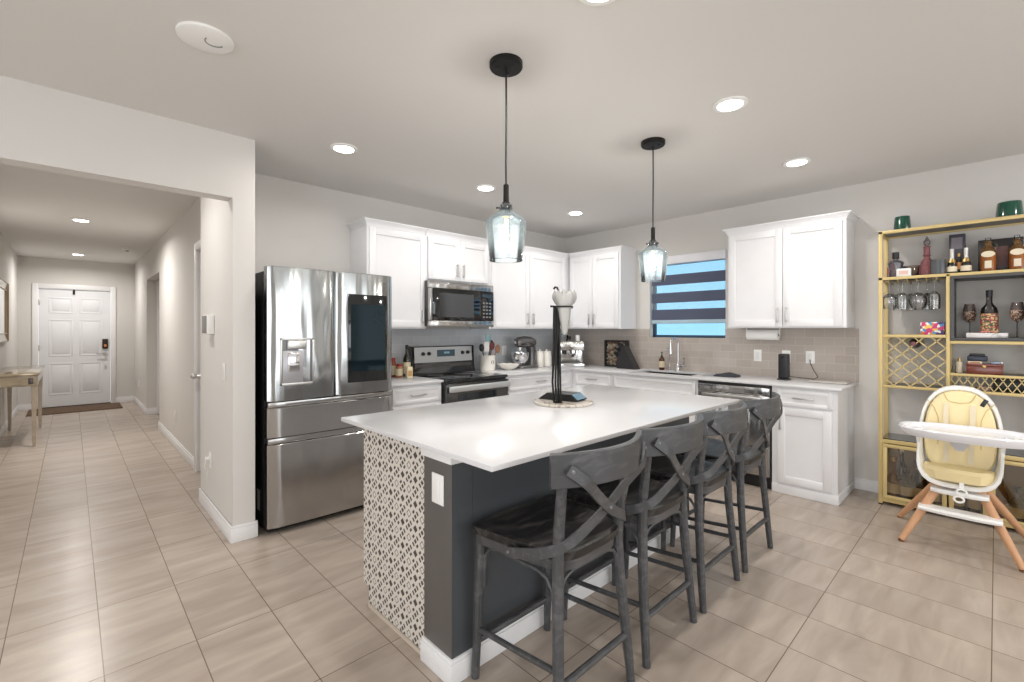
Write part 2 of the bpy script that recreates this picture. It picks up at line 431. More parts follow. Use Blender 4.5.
def baseb(name, segs, hgt=.105, t=.014):
    m = M()
    for (x0, x1, y0, y1) in segs:
        m.box(x0, x1, y0, y1, 0, hgt-.02, .002); 
        # thinner moulded top edge
        cx0, cx1, cy0, cy1 = x0, x1, y0, y1
        if x1-x0 < y1-y0: cx0, cx1 = (x0+.004, x1) if name in ('baseboard_right', 'baseboard_hall_right') else (x0, x1-.004)
        else: cy0 = y0+.004
        m.box(cx0, cx1, cy0, cy1, hgt-.02, hgt, .003)
    struct(name, m, TRIM)
baseb('baseboard_right', [(XW-.014, XW, -4, .845)], .095)
baseb('baseboard_pier', [(.736, .75, 3.385, 4.39), (.736, .894, 3.371, 3.385)])
baseb('baseboard_hall_right', [(.866, .88, 5.39, 7.98), (.866, .88, 9.45, 11.4)])
baseb('baseboard_recess', [(.88, 1.5, 9.436, 9.45)])
baseb('baseboard_hall_end', [(-.655, -.485, 11.386, 11.4), (.605, .866, 11.386, 11.4)])
baseb('baseboard_hall_left', [(-.655, -.641, 3.51, 11.386)])

# backsplash
struct('trim_backsplash_back', M().box(1.86, XW-.008, YW-.008, YW, .915, 1.378), SPL_L)
m = M(); m.box(XW-.008, XW, .815, WY0, .915, 1.378); m.box(XW-.008, XW, WY0, WY1, .915, WZ0); m.box(XW-.008, XW, WY1, YW-.008, .915, 1.378)
struct('trim_backsplash_right', m, SPL_R)

# window: recess, frame, pane, zebra blind
fr = M()
for (y0, y1, z0, z1) in ((WY0, WY0+.03, WZ0, WZ1), (WY1-.03, WY1, WZ0, WZ1), (WY0, WY1, WZ0, WZ0+.028), (WY0, WY1, WZ1-.03, WZ1)):
    fr.box(XW+.07, XW+.11, y0, y1, z0, z1, .003)
wf = struct('window_1', fr, mat('window_frame_bronze', (44, 70, 92), .5))
struct('pane', M().box(XW+.085, XW+.091, WY0+.03, WY1-.03, WZ0+.028, WZ1-.03), WINGL, wf)
b = T('zebra_blind', 'zebra roller blind of navy and sheer blue bands over the kitchen window', 'blind', (XW+.03, 2.37, WZ1))
b.part('cassette', M().box(XW-.035, XW+.055, WY0-.01, WY1+.012, 2.105, 2.195, .006), mat('blind_cassette', (236, 236, 240), .4))
navy = [(1.991, 1.877), (1.789, 1.675), (1.598, 1.479)]
sheer = [(2.105, 1.991), (1.877, 1.789), (1.675, 1.598)]
m = M()
for a, c in navy: m.box(XW+.026, XW+.029, WY0+.006, WY1-.012, c, a)
m.box(XW+.026, XW+.029, WY0+.006, WY1-.012, 2.098, 2.106)
b.part('opaque_band', m, NAVY)
m = M()
for a, c in sheer: m.box(XW+.0275, XW+.0285, WY0+.006, WY1-.012, c, a)
b.part('sheer_band', m, SHEER)
b.part('bottom_rail', M().box(XW+.018, XW+.036, WY0+.006, WY1-.012, 1.437, 1.479, .006), mat('blind_rail', (176, 200, 214), .4))

# ------------------------------------------------------------------ front door and hall side door
def casing(name, boxes, parent=None):
    m = M()
    for q in boxes: m.box(*q, .004)
    return struct(name, m, TRIM, parent)
casing('trim_front_door', [(fd0-.07, fd0+.005, 11.375, 11.4, 0, fdz+.07), (fd1-.005, fd1+.07, 11.375, 11.4, 0, fdz+.07), (fd0+.005, fd1-.005, 11.375, 11.4, fdz-.005, fdz+.07)])
m = M().box(fd0+.006, fd1-.006, 11.42, 11.46, .02, fdz-.008)
wdt = fd1-fd0-.012
def panel_relief(m, u0, u1, z0, z1, y):
    for (a, b_, c, d) in ((u0, u1, z0, z0+.02), (u0, u1, z1-.02, z1), (u0, u0+.02, z0+.02, z1-.02), (u1-.02, u1, z0+.02, z1-.02)):
        m.box(a, b_, y-.005, y+.001, c, d, .003)
    m.box(u0+.045, u1-.045, y-.004, y+.001, z0+.045, z1-.045, .006)
for u in (fd0+.13, fd0+.13+.39):
    for z0, z1 in ((.22, .78), (.90, 1.55), (1.66, 1.94)): panel_relief(m, u, u+.31, z0, z1, 11.42)
d1 = struct('door_1', m, DOORW)
for z in (.3, 1.06, 1.85): M().box(fd0+.0, fd0+.02, 11.405, 11.42, z-.05, z+.05, .003).build('hinge', NICKEL, d1)
m2 = M(); m2.tube([(.455, 11.42, .93), (.455, 11.36, .93)], .012); m2.tube([(.46, 11.362, .93), (.33, 11.355, .935)], .011)
m2.tube([(.455, 11.42, .93), (.455, 11.405, .93)], .032, 16); M().tube([(.455, 11.42, .70), (.455, 11.40, .70)], .018, 12).build('deadbolt', NICKEL, d1)
m2.build('handle', NICKEL, d1)
kb = M().box(.415, .495, 11.385, 11.42, 1.02, 1.20, .01).build('keypad_lock', mat('copper_black_lock', (58, 44, 38), .3, .5), d1)
M().box(.435, .475, 11.378, 11.388, 1.05, 1.10, .004).build('escutcheon', mat('rose_copper', (214, 142, 96), .3, .8), kb)
M().box(.02, .05, 11.40, 11.42, 2.0, 2.085, .003).build('door_hook', BLACKM, d1)
struct('door_sill', M().box(fd0, fd1, 11.38, 11.5, 0, .02, .003), mat('dark_threshold', (72, 58, 48), .5))

dm = single('door_mat', M().box(-.52, .655, 10.54, 11.33, .0, .014, .005), mat('brown_coir_mat', (98, 78, 62), .95, noise=.25, nscale=60, bump=.6), 'flat brown door mat on tile before the white front door', 'door mat', (.07, 10.9, 0))

casing('trim_side_door', [(.862, .88, D2b, D2b+.07, 0, D2z+.07), (.862, .88, D2a-.07, D2a, 0, D2z+.07), (.862, .88, D2a, D2b, D2z, D2z+.07)])
m = M().box(.90, .94, D2a+.005, D2b-.005, .01, D2z-.005)
for u in (D2a+.1, D2a+.46):
    for z0, z1 in ((.22, .78), (.90, 1.6), (1.7, 1.98)):
        m.box(.893, .901, u, u+.27, z0, z0+.02, .003); m.box(.893, .901, u, u+.27, z1-.02, z1, .003)
        m.box(.893, .901, u, u+.02, z0, z1, .003); m.box(.893, .901, u+.25, u+.27, z0, z1, .003)
d2 = struct('door_2', m, DOORW)
m = M(); m.tube([(.90, D2b-.09, .93), (.84, D2b-.09, .93)], [.03, .012], 14); m.sphere((.835, D2b-.09, .93), .028)
m.build('handle', NICKEL, d2)
# recess door further along the hall
casing('trim_recess_door', [(1.005, 1.07, 9.42, 9.437, 0, 2.12), (1.0, 1.4, 9.42, 9.437, 2.12, 2.18)])
struct('door_3', M().box(1.07, 1.45, 9.425, 9.437, .01, 2.12, .003), DOORW)

# ------------------------------------------------------------------ lamps in the ceiling
def down(x, y, label, power=6.5):
    t = T('recessed_light', label, 'ceiling light', (x, y, HC), group='round recessed ceiling lights')
    m = M(); seg = 28
    m.lathe([(.092, -.001), (.09, -.008), (.066, -.010), (.064, .0), ], (x, y, HC), seg)
    t.part('trim_ring', m, WHITEP)
    t.part('diffuser', M().lathe([(.064, -.0115), (.064, -.009)], (x, y, HC), seg), LAMP)
    l = bpy.data.lights.new('recessed_or_added_lamp', 'AREA'); l.shape = 'DISK'; l.size = .12; l.energy = power; l.color = (1, .965, .92)
    l.spread = math.radians(165)
    o = bpy.data.objects.new('recessed_or_added_lamp', l); COL.objects.link(o); o.location = (0, 0, -.016); o.parent = t.e
    return t
down(1.36, 3.105, 'lit recessed ceiling light over the refrigerator, nearest the hall wall')
down(2.64, 3.105, 'lit recessed ceiling light before the microwave, behind the nearer pendant')
down(3.90, 3.105, 'lit recessed ceiling light in the far kitchen corner')
down(2.645, 1.02, 'largest lit recessed ceiling light, right of the farther pendant')
down(3.92, 1.03, 'lit recessed ceiling light before the right wall cabinet')
down(1.40, 1.0, 'lit recessed ceiling light cut by the top edge of the photo')
down(.08, 7.2, 'nearer of the two lit recessed ceiling lights in the hall', 24)
down(.08, 10.5, 'farther lit recessed ceiling light, just before the front door', 15)
down(.08, 3.95, 'unseen recessed ceiling light added behind the lintel to brighten the hall', 9)  # hidden third hall lamp, added as fill
for (x, y) in ((.1, -1.05), (2.6, -1.05), (3.95, -1.05), (-1.2, 1.03)):  # unseen lamps on the ceiling grid; right-hand one added to brighten the right wall
    l = area('recessed_or_added_lamp', (x, y, HC-.02), (0, 0, 0), .12, .12, 7, (1, .965, .92), 'DISK')

t = T('ceiling_speaker', 'white round ceiling speaker near the top left of the room', 'ceiling speaker', (.417, 2.342, HC))
t.part('grille', M().lathe([(.105, 0), (.104, -.01), (.09, -.016), (.02, -.019), (.001, -.019)], (.417, 2.342, HC), 36), WHITEP)
m = M(); m.tube([(.417+.028+.034*math.cos(a), 2.32+.034*math.sin(a), HC-.0195) for a in [i*PI/14+math.radians(20) for i in range(15)]], .0022, 6)
t.part('badge', m, GREYP)
t = T('smoke_detector', 'small white smoke detector on the hall ceiling', 'smoke detector', (.62, 9.19, HC))
t.part('base', M().lathe([(.07, 0), (.07, -.02), (.05, -.04), (.001, -.042)], (.62, 9.19, HC), 24), WHITEP)
t.part('sensor_cover', M().lathe([(.022, -.04), (.02, -.05), (.001, -.05)], (.62, 9.19, HC), 16), GREYP)

# ------------------------------------------------------------------ pendants
def pendant(x, y, label):
    t = T('pendant_light', label, 'pendant light', (x, y, HC), group='glass pendant lights over the island')
    c = (x, y, 0)
    cp = t.part('canopy', M().lathe([(.078, HC), (.078, HC-.022), (.073, HC-.029), (.001, HC-.030)], c, 32), BLACKM)
    for a in (.6, 2.7, 4.8): t.part('screw', M().sphere((x+.042*math.cos(a), y+.042*math.sin(a), HC-.031), .006, seg=8), BLACKP, cp)
    t.part('cord', M().tube([(x, y, HC-.025), (x+.002, y, 2.35), (x-.001, y, 2.15), (x, y, 2.04)], .0045, 8), BLACKP)
    t.part('socket', M().lathe([(.008, 2.05), (.013, 2.045), (.014, 1.965), (.02, 1.962), (.02, 1.93), (.018, 1.925)], c, 20), BLACKM)
    for a in (0.3, 0.3+2*PI/3, .3+4*PI/3): m = M(); m.tube([(x+.015*math.cos(a), y+.015*math.sin(a), 1.938), (x+.04*math.cos(a), y+.04*math.sin(a), 1.938)], .0035, 6); m.sphere((x+.042*math.cos(a), y+.042*math.sin(a), 1.938), .006, seg=8); t.part('thumbscrew', m, BLACKM)
    # bell-necked shade, widest at the shoulder and tapering down to an open bottom
    prof = [(.030, 1.955), (.029, 1.94), (.034, 1.925), (.056, 1.908), (.084, 1.888), (.0955, 1.874), (.0965, 1.862), (.093, 1.83), (.080, 1.715), (.0775, 1.692)]
    sh = M(); seg = 40
    rings = [sh.ring([(x+r*math.cos(2*PI*i/seg), y+r*math.sin(2*PI*i/seg), z) for i in range(seg)]) for r, z in prof+[(r-.003, z) for r, z in prof[::-1]]]
    for a_, b_ in zip(rings, rings[1:]): sh.bridge(a_, b_)
    t.part('shade', sh, PGLASS)
    t.part('rim', M().tube([(x+.0765*math.cos(k*PI/18), y+.0765*math.sin(k*PI/18), 1.692) for k in range(36)], .0022, 6, closed=True), GLASS)
    bl = t.part('bulb', M().lathe([(.012, 1.925), (.014, 1.90), (.017, 1.86), (.017, 1.77), (.010, 1.755), (.001, 1.752)], c, 18), glass('bulb_glass_'+('a' if x < 2 else 'b'), (1, .97, .9), .6))
    t.part('cap', M().lathe([(.013, 1.93), (.0135, 1.895), (.001, 1.894)], c, 16), mat('brass_cap', (200, 170, 110), .3, .9), bl)
    m = M()
    for k in range(5):
        a = k*2*PI/5; m.tube([(x+.007*math.cos(a), y+.007*math.sin(a), 1.765), (x+.006*math.cos(a+.6), y+.006*math.sin(a+.6), 1.885)], .0016, 5)
    t.part('filament', m, BULB, bl)
    l = bpy.data.lights.new('pendant_bulb', 'POINT'); l.energy = 7; l.color = (1, .95, .88); l.shadow_soft_size = .02
    o = bpy.data.objects.new('pendant_bulb', l); COL.objects.link(o); o.location = (0, 0, 1.82-HC); o.parent = t.e
pendant(1.478, 1.59, 'nearer glass pendant light on a black cord above the island')
pendant(2.806, 1.58, 'farther glass pendant light on a black cord, before the window')

# ------------------------------------------------------------------ cabinets
# a wall frame: U runs along the wall, D is distance out of the cabinet face towards the room
def FL(face): return lambda u, d, z: (u, face-d, z)          # back wall, faces -Y
def FR(face): return lambda u, d, z: (face-d, u, z)          # right wall, faces -X
def fbox(m, F, u0, u1, d0, d1, z0, z1, bev=0):
    a = F(u0, d0, z0); b_ = F(u1, d1, z1)
    m.box(a[0], b_[0], a[1], b_[1], a[2], b_[2], bev)
def shaker(F, u0, u1, z0, z1, st=.058):
    m = M()
    fbox(m, F, u0, u1, .001, .010, z0, z1)
    for q in ((u0, u0+st, z0, z1), (u1-st, u1, z0, z1), (u0+st, u1-st, z0, z0+st), (u0+st, u1-st, z1-st, z1)):
        fbox(m, F, q[0], q[1], .010, .021, q[2], q[3], .0022)
    return m
def slab(F, u0, u1, z0, z1):
    m = M(); fbox(m, F, u0, u1, .001, .014, z0, z1)
    st = .028
    for q in ((u0, u0+st, z0, z1), (u1-st, u1, z0, z1), (u0+st, u1-st, z0, z0+st), (u0+st, u1-st, z1-st, z1)):
        fbox(m, F, q[0], q[1], .012, .020, q[2], q[3], .002)
    return m
def pull(F, u, z, ln=.13, vertical=True, r=.005):
    m = M(); d = .048
    if vertical:
        fbox(m, F, u-.006, u+.006, d-.008, d, z-ln/2, z+ln/2, .002)
        for s in (-1, 1): fbox(m, F, u-.005, u+.005, .018, d-.004, z+s*(ln/2-.012)-.005, z+s*(ln/2-.012)+.005, .001)
    else:
        fbox(m, F, u-ln/2, u+ln/2, d-.008, d, z-.006, z+.006, .002)
        for s in (-1, 1): fbox(m, F, u+s*(ln/2-.012)-.005, u+s*(ln/2-.012)+.005, .018, d-.004, z-.005, z+.005, .001)
    return m
def crown(F, u0, u1, z0, back, left=True, right=True):
    """small cove crown: a stepped flare round the front and the exposed ends; back = depth to the wall"""
    m = M()
    n = 6
    for i in range(n):
        f = i/(n-1); o = .004+.034*(f**1.6); za = z0+.055*i/n; zb = z0+.055*(i+1)/n+.0005
        fbox(m, F, u0-(o if left else 0), u1+(o if right else 0), -back, o, za, zb)
    return m
ZB, ZT = 1.378, 2.275
def upper(name, F, u0, u1, z0, z1, doors, label, back, left=False, right=False, base='wall_cabinet', handles=()):
    a = F((u0+u1)/2, -back/2, z0)
    t = T(base, label, 'cabinet', a)
    m = M(); fbox(m, F, u0, u1, -back, 0, z0, z1)
    t.part('body', m, CAB)
    t.part('crown', crown(F, u0, u1, z1, back, left, right), CAB)
    for i, (d0, d1) in enumerate(doors):
        dr = t.part('door', shaker(F, d0, d1, z0+.012, z1-.012), CAB)
        if i < len(handles):
            t.part('handle', pull(F, handles[i], z0+.115), NICKEL, dr)
    return t
FLU, FRU = FL(3.765), FR(4.575)
BK = YW-3.765-.001; BKR = XW-4.575-.001
upper('', FLU, 1.852, 2.448, ZB, ZT, [(1.87, 2.44)], 'white single-door wall cabinet left of the microwave, above the refrigerator side', BK, left=True, handles=[2.40])
upper('', FLU, 2.452, 3.245, 1.845, ZT, [(2.47, 2.843), (2.847, 3.225)], 'short white two-door wall cabinet directly above the microwave', BK, handles=[2.805, 2.885])
upper('', FLU, 3.249, XW-.001, ZB, ZT, [(3.28, 3.855), (3.862, 4.50)], 'tall white two-door wall cabinet right of the microwave reaching the corner', BK, handles=[3.81, 3.908])
t = upper('', FRU, 2.985, 3.738, ZB, ZT, [(3.005, 3.37), (3.376, 3.72)], 'white two-door wall cabinet between the corner and the window', BKR, left=True, handles=[3.345, 3.415])
upper('', FRU, .845, 1.785, ZB+.006, ZT, [(.87, 1.305), (1.31, 1.768)], 'white two-door wall cabinet right of the window above the paper towel', BKR, left=True, right=True, handles=[1.275, 1.345])

FLB, FRB = FL(3.475), FR(4.305)
def basecab(F, u0, u1, back, label, drawers, doors, toe=True, cut=None):
    t = T('base_cabinet', label, 'cabinet', F((u0+u1)/2, -back/2, 0))
    m = M()
    if cut:                                              # hollow carcass that takes the sink bowl
        fbox(m, F, u0, u1, -back, 0, .10, .67); fbox(m, F, u0, u1, -.02, 0, .67, .893); fbox(m, F, u0, u1, -back, -back+.02, .67, .893)
        fbox(m, F, u0, u0+.02, -back+.02, -.02, .67, .893); fbox(m, F, u1-.02, u1, -back+.02, -.02, .67, .893)
    else: fbox(m, F, u0, u1, -back, 0, .10 if toe else .001, .893)
    if toe: fbox(m, F, u0, u1, -back, -.07, .001, .10)
    t.part('body', m, CAB)
    if not toe:
        m = M(); fbox(m, F, u0-.008, u1, -back, .010, .001, .075, .003); t.part('plinth', m, CAB)
    for (a, b_, z0, z1, hh) in drawers:
        d = t.part('drawer', slab(F, a, b_, z0, z1), CAB)
        if hh: t.part('handle', pull(F, (a+b_)/2, (z0+z1)/2+.005, .15, False), NICKEL, d)
    for (a, b_, z0, z1, hu, hz) in doors:
        d = t.part('door', shaker(F, a, b_, z0, z1), CAB)
        if hu: t.part('handle', pull(F, hu, hz, .13), NICKEL, d)
    return t
basecab(FLB, 1.90, 2.427, YW-3.475-.01, 'white base cabinet between the refrigerator and the range', [(1.93, 2.415, .735, .865, 1)], [(1.93, 2.415, .12, .715, 1.96, .63)])
basecab(FLB, 3.205, 4.303, YW-3.475-.01, 'white base cabinet right of the range under the stand mixer', [(3.25, 4.22, .735, .865, 1)], [(3.25, 3.73, .12, .715, 3.69, .63), (3.74, 4.22, .12, .715, 3.78, .63)])
basecab(FRB, 2.91, YW-.012, XW-4.305-.01, 'white corner base cabinet under the knife block', [(2.93, 3.42, .735, .865, 1)], [(2.93, 3.42, .12, .715, 2.97, .63)])
basecab(FRB, 1.955, 2.905, XW-4.305-.01, 'white sink base cabinet under the window and faucet', [(1.975, 2.885, .735, .865, 0)], [(1.975, 2.425, .12, .715, 2.39, .63), (2.435, 2.885, .12, .715, 2.47, .63)], cut=True)
basecab(FRB, .85, 1.315, XW-4.305-.01, 'white end base cabinet with one drawer and door beside the dishwasher', [(.885, 1.27, .74, .868, 1)], [(.885, 1.27, .095, .72, 1.245, .60)], toe=False)

# countertops
m = M().box(1.868, 2.428, 3.435, YW-.009, .895, .915, .003)
single('countertop', m, QUARTZ, 'short white quartz countertop between refrigerator and range', 'countertop', (2.1, 3.7, .895))
# L-shaped top with sink cut-out
sy0, sy1, sx0, sx1 = 2.08, 2.72, 4.41, 4.78
m = M()
m.box(3.204, 4.27, 3.435, YW-.009, .895, .915, .002)
m.box(4.27, XW-.009, sy1, YW-.009, .895, .915, .002)
m.box(4.27, sx0, sy0, sy1, .895, .915); m.box(sx1, XW-.009, sy0, sy1, .895, .915)
m.box(4.27, XW-.009, .818, sy0, .895, .915, .002)
single('countertop', m, QUARTZ, 'long L-shaped white quartz countertop running from the range past the sink', 'countertop', (4.5, 3.6, .895))
t = T('kitchen_sink', 'stainless undermount sink bowl set in the counter under the window', 'sink', (4.6, 2.4, .7))
m = M()
m.box(sx0-.012, sx1+.012, sy0-.012, sy0, .70, .894); m.box(sx0-.012, sx1+.012, sy1, sy1+.012, .70, .894)
m.box(sx0-.012, sx0, sy0, sy1, .70, .894); m.box(sx1, sx1+.012, sy0, sy1, .70, .894); m.box(sx0-.012, sx1+.012, sy0-.012, sy1+.012, .69, .70)
t.part('bowl', m, STEEL)
t.part('drain', M().lathe([(.045, .701), (.045, .705), (.03, .703)], (4.6, 2.4, 0), 20), CHROME)

# dishwasher
t = T('dishwasher', 'stainless dishwasher under the counter behind the last bar stool', 'dishwasher', (4.6, 1.635, 0))
m = M().box(4.31, 4.88, 1.325, 1.945, .10, .89); t.part('body', m, DKSTEEL)
m = M().box(4.275, 4.31, 1.328, 1.942, .115, .80, .004); t.part('door', m, STEEL)
m = M().box(4.278, 4.31, 1.328, 1.942, .803, .868, .003); cpn = t.part('control_panel', m, STEEL)
t.part('vent', M().box(4.276, 4.312, 1.328, 1.942, .87, .889, .002), BLACKP)
m = M().box(4.232, 4.245, 1.38, 1.89, .765, .79, .005)
for yy in (1.40, 1.87): m.box(4.243, 4.277, yy-.01, yy+.01, .77, .785, .002)
t.part('handle', m, NICKEL)
t.part('toe_kick', M().box(4.33, 4.36, 1.328, 1.942, .002, .10), BLACKP)

# ------------------------------------------------------------------ refrigerator
FX0, FX1, FY = .935, 1.845, 3.305
t = T('refrigerator', 'stainless four-door refrigerator with water dispenser and dark glass panel', 'refrigerator', (1.39, 3.7, 0))
DKSIDE = mat('black_fridge_side', (30, 30, 32), .45)
t.part('body', M().box(FX0+.004, FX1-.004, 3.40, 4.06, .03, 1.765, .006), DKSIDE)
for xx in (FX0+.06, FX1-.12): t.part('hinge_cover', M().box(xx, xx+.07, 3.33, 3.46, 1.765, 1.79, .006), GREYP)
def fdoor(x0, x1, z0, z1, bow=.016, hole=None, lip=False):
    """door slab whose front bows gently outwards and rolls over at the two side edges"""
    m = M(); n = 18; th = .085
    sec = []
    for i in range(n+1):
        f = i/n; u = x0+(x1-x0)*f
        e = min(f, 1-f)*(x1-x0)
        roll = 0 if e > .022 else (.022-math.sqrt(max(0, .022**2-(.022-e)**2)))*.8
        y = FY-bow*(1-(2*f-1)**2)+roll
        sec.append((u, y))
    back = [(x1, FY+th), (x0, FY+th)]
    rings = []
    zs = [z0, z0+.004, z1-.004, z1]
    for k, z in enumerate(zs):
        ins = .004 if k in (0, 3) else 0
        rings.append([(u, y+ins, z) for u, y in sec]+[(u, y, z) for u, y in back])
    m.loft(rings)
    return m
XM = 1.391
dl = t.part('door', fdoor(FX0, XM-.003, .888, 1.79), STEELV)
drr = t.part('door', fdoor(XM+.003, FX1, .888, 1.79), STEELV)
fz = t.part('drawer', fdoor(FX0, FX1, .645, .845, .012), STEEL)
fz2 = t.part('drawer', fdoor(FX0, FX1, .045, .60, .012), STEEL)
# pocket handle strips above each drawer
t.part('handle', M().box(FX0+.004, FX1-.004, FY+.012, FY+.05, .846, .882, .004), STEEL, fz, 'recessed stainless grip strip')
t.part('handle', M().box(FX0+.004, FX1-.004, FY+.012, FY+.05, .602, .64, .004), STEEL, fz2, 'recessed stainless grip strip')
# black gasket sheet filling the gaps behind the doors
t.part('gasket', M().box(FX0+.01, FX1-.01, FY+.05, FY+.09, .05, 1.78), BLACKP)
# dispenser: raised bezel, dark niche, chute, paddle
d0, d1_, dz0, dz1 = 1.006, 1.227, .99, 1.31
bz = M()
yb = FY-.018
for q in ((d0, d1_, dz0, dz0+.018), (d0, d1_, dz1-.012, dz1), (d0, d0+.012, dz0, dz1), (d1_-.012, d1_, dz0, dz1)): bz.box(q[0], q[1], yb-.002, FY+.004, q[2], q[3], .002)
ds = t.part('dispenser', bz, NICKEL, dl)
t.part('dispenser_niche', M().box(d0+.01, d1_-.01, FY-.0155, FY-.006, dz0+.01, dz1-.01), mat('dispenser_niche_grey', (98, 97, 98), .25, .6), dl)
t.part('dispenser_chute', M().box(d0+.04, d1_-.055, FY-.030, FY-.010, 1.235, 1.295, .008), NICKEL, dl)
t.part('dispenser_tray', M().box(d0+.012, d1_-.075, FY-.026, FY-.010, dz0+.018, 1.225, .006), mat('silver_plastic', (176, 176, 180), .3, .4), dl)
t.part('dispenser_paddle', M().box(d0+.045, d1_-.10, FY-.032, FY-.024, 1.085, 1.212, .006), CHROME, dl)
# glass panel in the right door
t.part('glass_panel', M().box(1.472, 1.787, FY-.0185, FY-.006, .975, 1.632, .006), BLACKG, drr)
t.part('inner_screen', M().box(1.492, 1.772, FY-.0192, FY-.018, 1.055, 1.555, .0), mat('mirror_screen', (34, 50, 58), .04, .6), drr)
t.part('brand_plate', M().box(1.735, 1.80, FY-.0125, FY-.009, 1.735, 1.742), GREYP, drr)
for xx in (FX0+.05, FX1-.09):
    for y_ in (3.42, 3.96): t.part('foot', M().box(xx, xx+.05, y_, y_+.05, .002, .035, .004), BLACKP)
t.part('kick_grille', M().box(FX0+.01, FX1-.01, 3.36, 3.41, .012, .045, .003), BLACKP)
t.part('energy_sticker', M().box(FX0+.0028, FX0+.0038, 3.50, 3.56, .12, .26), WHITEP)

# ------------------------------------------------------------------ range
RX0, RX1 = 2.432, 3.198
t = T('range', 'freestanding stainless electric range with black glass top under the microwave', 'range', (2.81, 3.75, 0))
t.part('body', M().box(RX0, RX1, 3.445, 4.06, .03, .895, .003), BLACKP)
t.part('cooktop', M().box(RX0-.002, RX1+.002, 3.415, 4.03, .888, .916, .006), BLACKG)
for (x, y, r) in ((2.63, 3.6, .10), (3.0, 3.6, .085), (2.63, 3.86, .075), (3.0, 3.86, .10)):
    m = M(); m.tube([(x+r*math.cos(k*PI/20), y+r*math.sin(k*PI/20), .9163) for k in range(40)], .0012, 4, closed=True); t.part('burner_ring', m, GREYP)
bg = M(); BO = -.035
prof = [(4.07, .917), (3.985+BO, .917), (3.99+BO, .93), (4.005+BO, 1.00), (4.015+BO, 1.20), (4.07, 1.205)]
bg.prism(prof, RX0, RX1+.012, 'x')
bgo = t.part('backguard', bg, BLACKG)
t.part('control_panel', M().prism([(a_+BO, b_) for a_, b_ in [(4.012, 1.035), (4.0065, 1.035), (4.0125, 1.19), (4.018, 1.19)]], RX0+.025, RX1-.018, 'x'), SILVERP, bgo)
t.part('vent_strip', M().prism([(a_+BO, b_) for a_, b_ in [(4.005, .985), (4.0015, .985), (4.0055, 1.02), (4.01, 1.02)]], RX0+.03, RX1-.03, 'x'), DKSTEEL, bgo)
for x in (2.555, 2.625, 3.05, 3.12):
    t.part('knob', M().tube([(x, 4.01+BO, 1.125), (x, 3.990+BO, 1.123)], [.020, .016], 16), BLACKP)
dp = t.part('display', M().prism([(a_+BO, b_) for a_, b_ in [(4.011, 1.09), (4.0065, 1.09), (4.009, 1.16), (4.014, 1.16)]], 2.725, 2.95, 'x'), mat('display_blue_grey', (70, 92, 104), .2), bgo)
t.part('readout', M().prism([(a_+BO, b_) for a_, b_ in [(4.0105, 1.12), (4.0058, 1.12), (4.0065, 1.14), (4.011, 1.14)]], 2.81, 2.88, 'x'), mat('readout_pale', (150, 190, 205), .3), bgo)
dr = t.part('oven_door', M().box(RX0+.004, RX1-.004, 3.405, 3.447, .225, .872, .005), DKSTEEL)
t.part('window', M().box(RX0+.13, RX1-.16, 3.4025, 3.406, .33, .78), mat('oven_window_glass', (18, 24, 30), .04, coat=.5), dr)
t.part('handle', M().box(RX0+.012, RX1-.012, 3.352, 3.385, .80, .856, .012, 3), SILVERP, dr)
for xx in (RX0+.05, RX1-.05): t.part('handle_bracket', M().box(xx-.02, xx+.02, 3.38, 3.407, .815, .84, .003), STEEL, dr)
dd = t.part('drawer', M().box(RX0+.004, RX1-.004, 3.41, 3.447, .05, .215, .005), STEEL)

# ------------------------------------------------------------------ microwave
t = T('microwave', 'stainless over-the-range microwave mounted under the short wall cabinet', 'microwave', (2.81, 3.87, 1.39))
MX0, MX1, MY = 2.425, 3.225, 3.665
t.part('body', M().box(MX0, MX1, MY+.03, YW-.002, 1.40, 1.835, .004), DKSTEEL)
m = M().box(MX0, MX1, MY, MY+.032, 1.765, 1.83, .003); t.part('top_trim', m, STEEL)
m = M().box(MX0, MX1, MY-.004, MY+.032, 1.398, 1.455, .003); t.part('bottom_trim', m, STEEL)
dr = t.part('door', M().box(MX0+.04, 3.035, MY-.006, MY+.03, 1.457, 1.763, .004), BLACKG)
t.part('window', M().box(MX0+.11, 2.955, MY-.008, MY-.006, 1.49, 1.72), mat('microwave_window', (56, 58, 60), .12, .3, coat=.5), dr)
t.part('handle', M().box(MX0, MX0+.032, MY-.012, MY+.03, 1.457, 1.763, .008), STEEL, dr)
cp = t.part('control_panel', M().box(3.038, MX1, MY-.004, MY+.03, 1.457, 1.763, .004), BLACKG)
for r in range(5):
    for c in range(3): m = M(); m.box(3.075+c*.042, 3.102+c*.042, MY-.006, MY-.004, 1.49+r*.036, 1.506+r*.036); t.part('button', m, GREYP, cp)
t.part('display', M().box(3.07, 3.19, MY-.006, MY-.004, 1.70, 1.735), mat('microwave_display', (48, 66, 78), .2), cp)

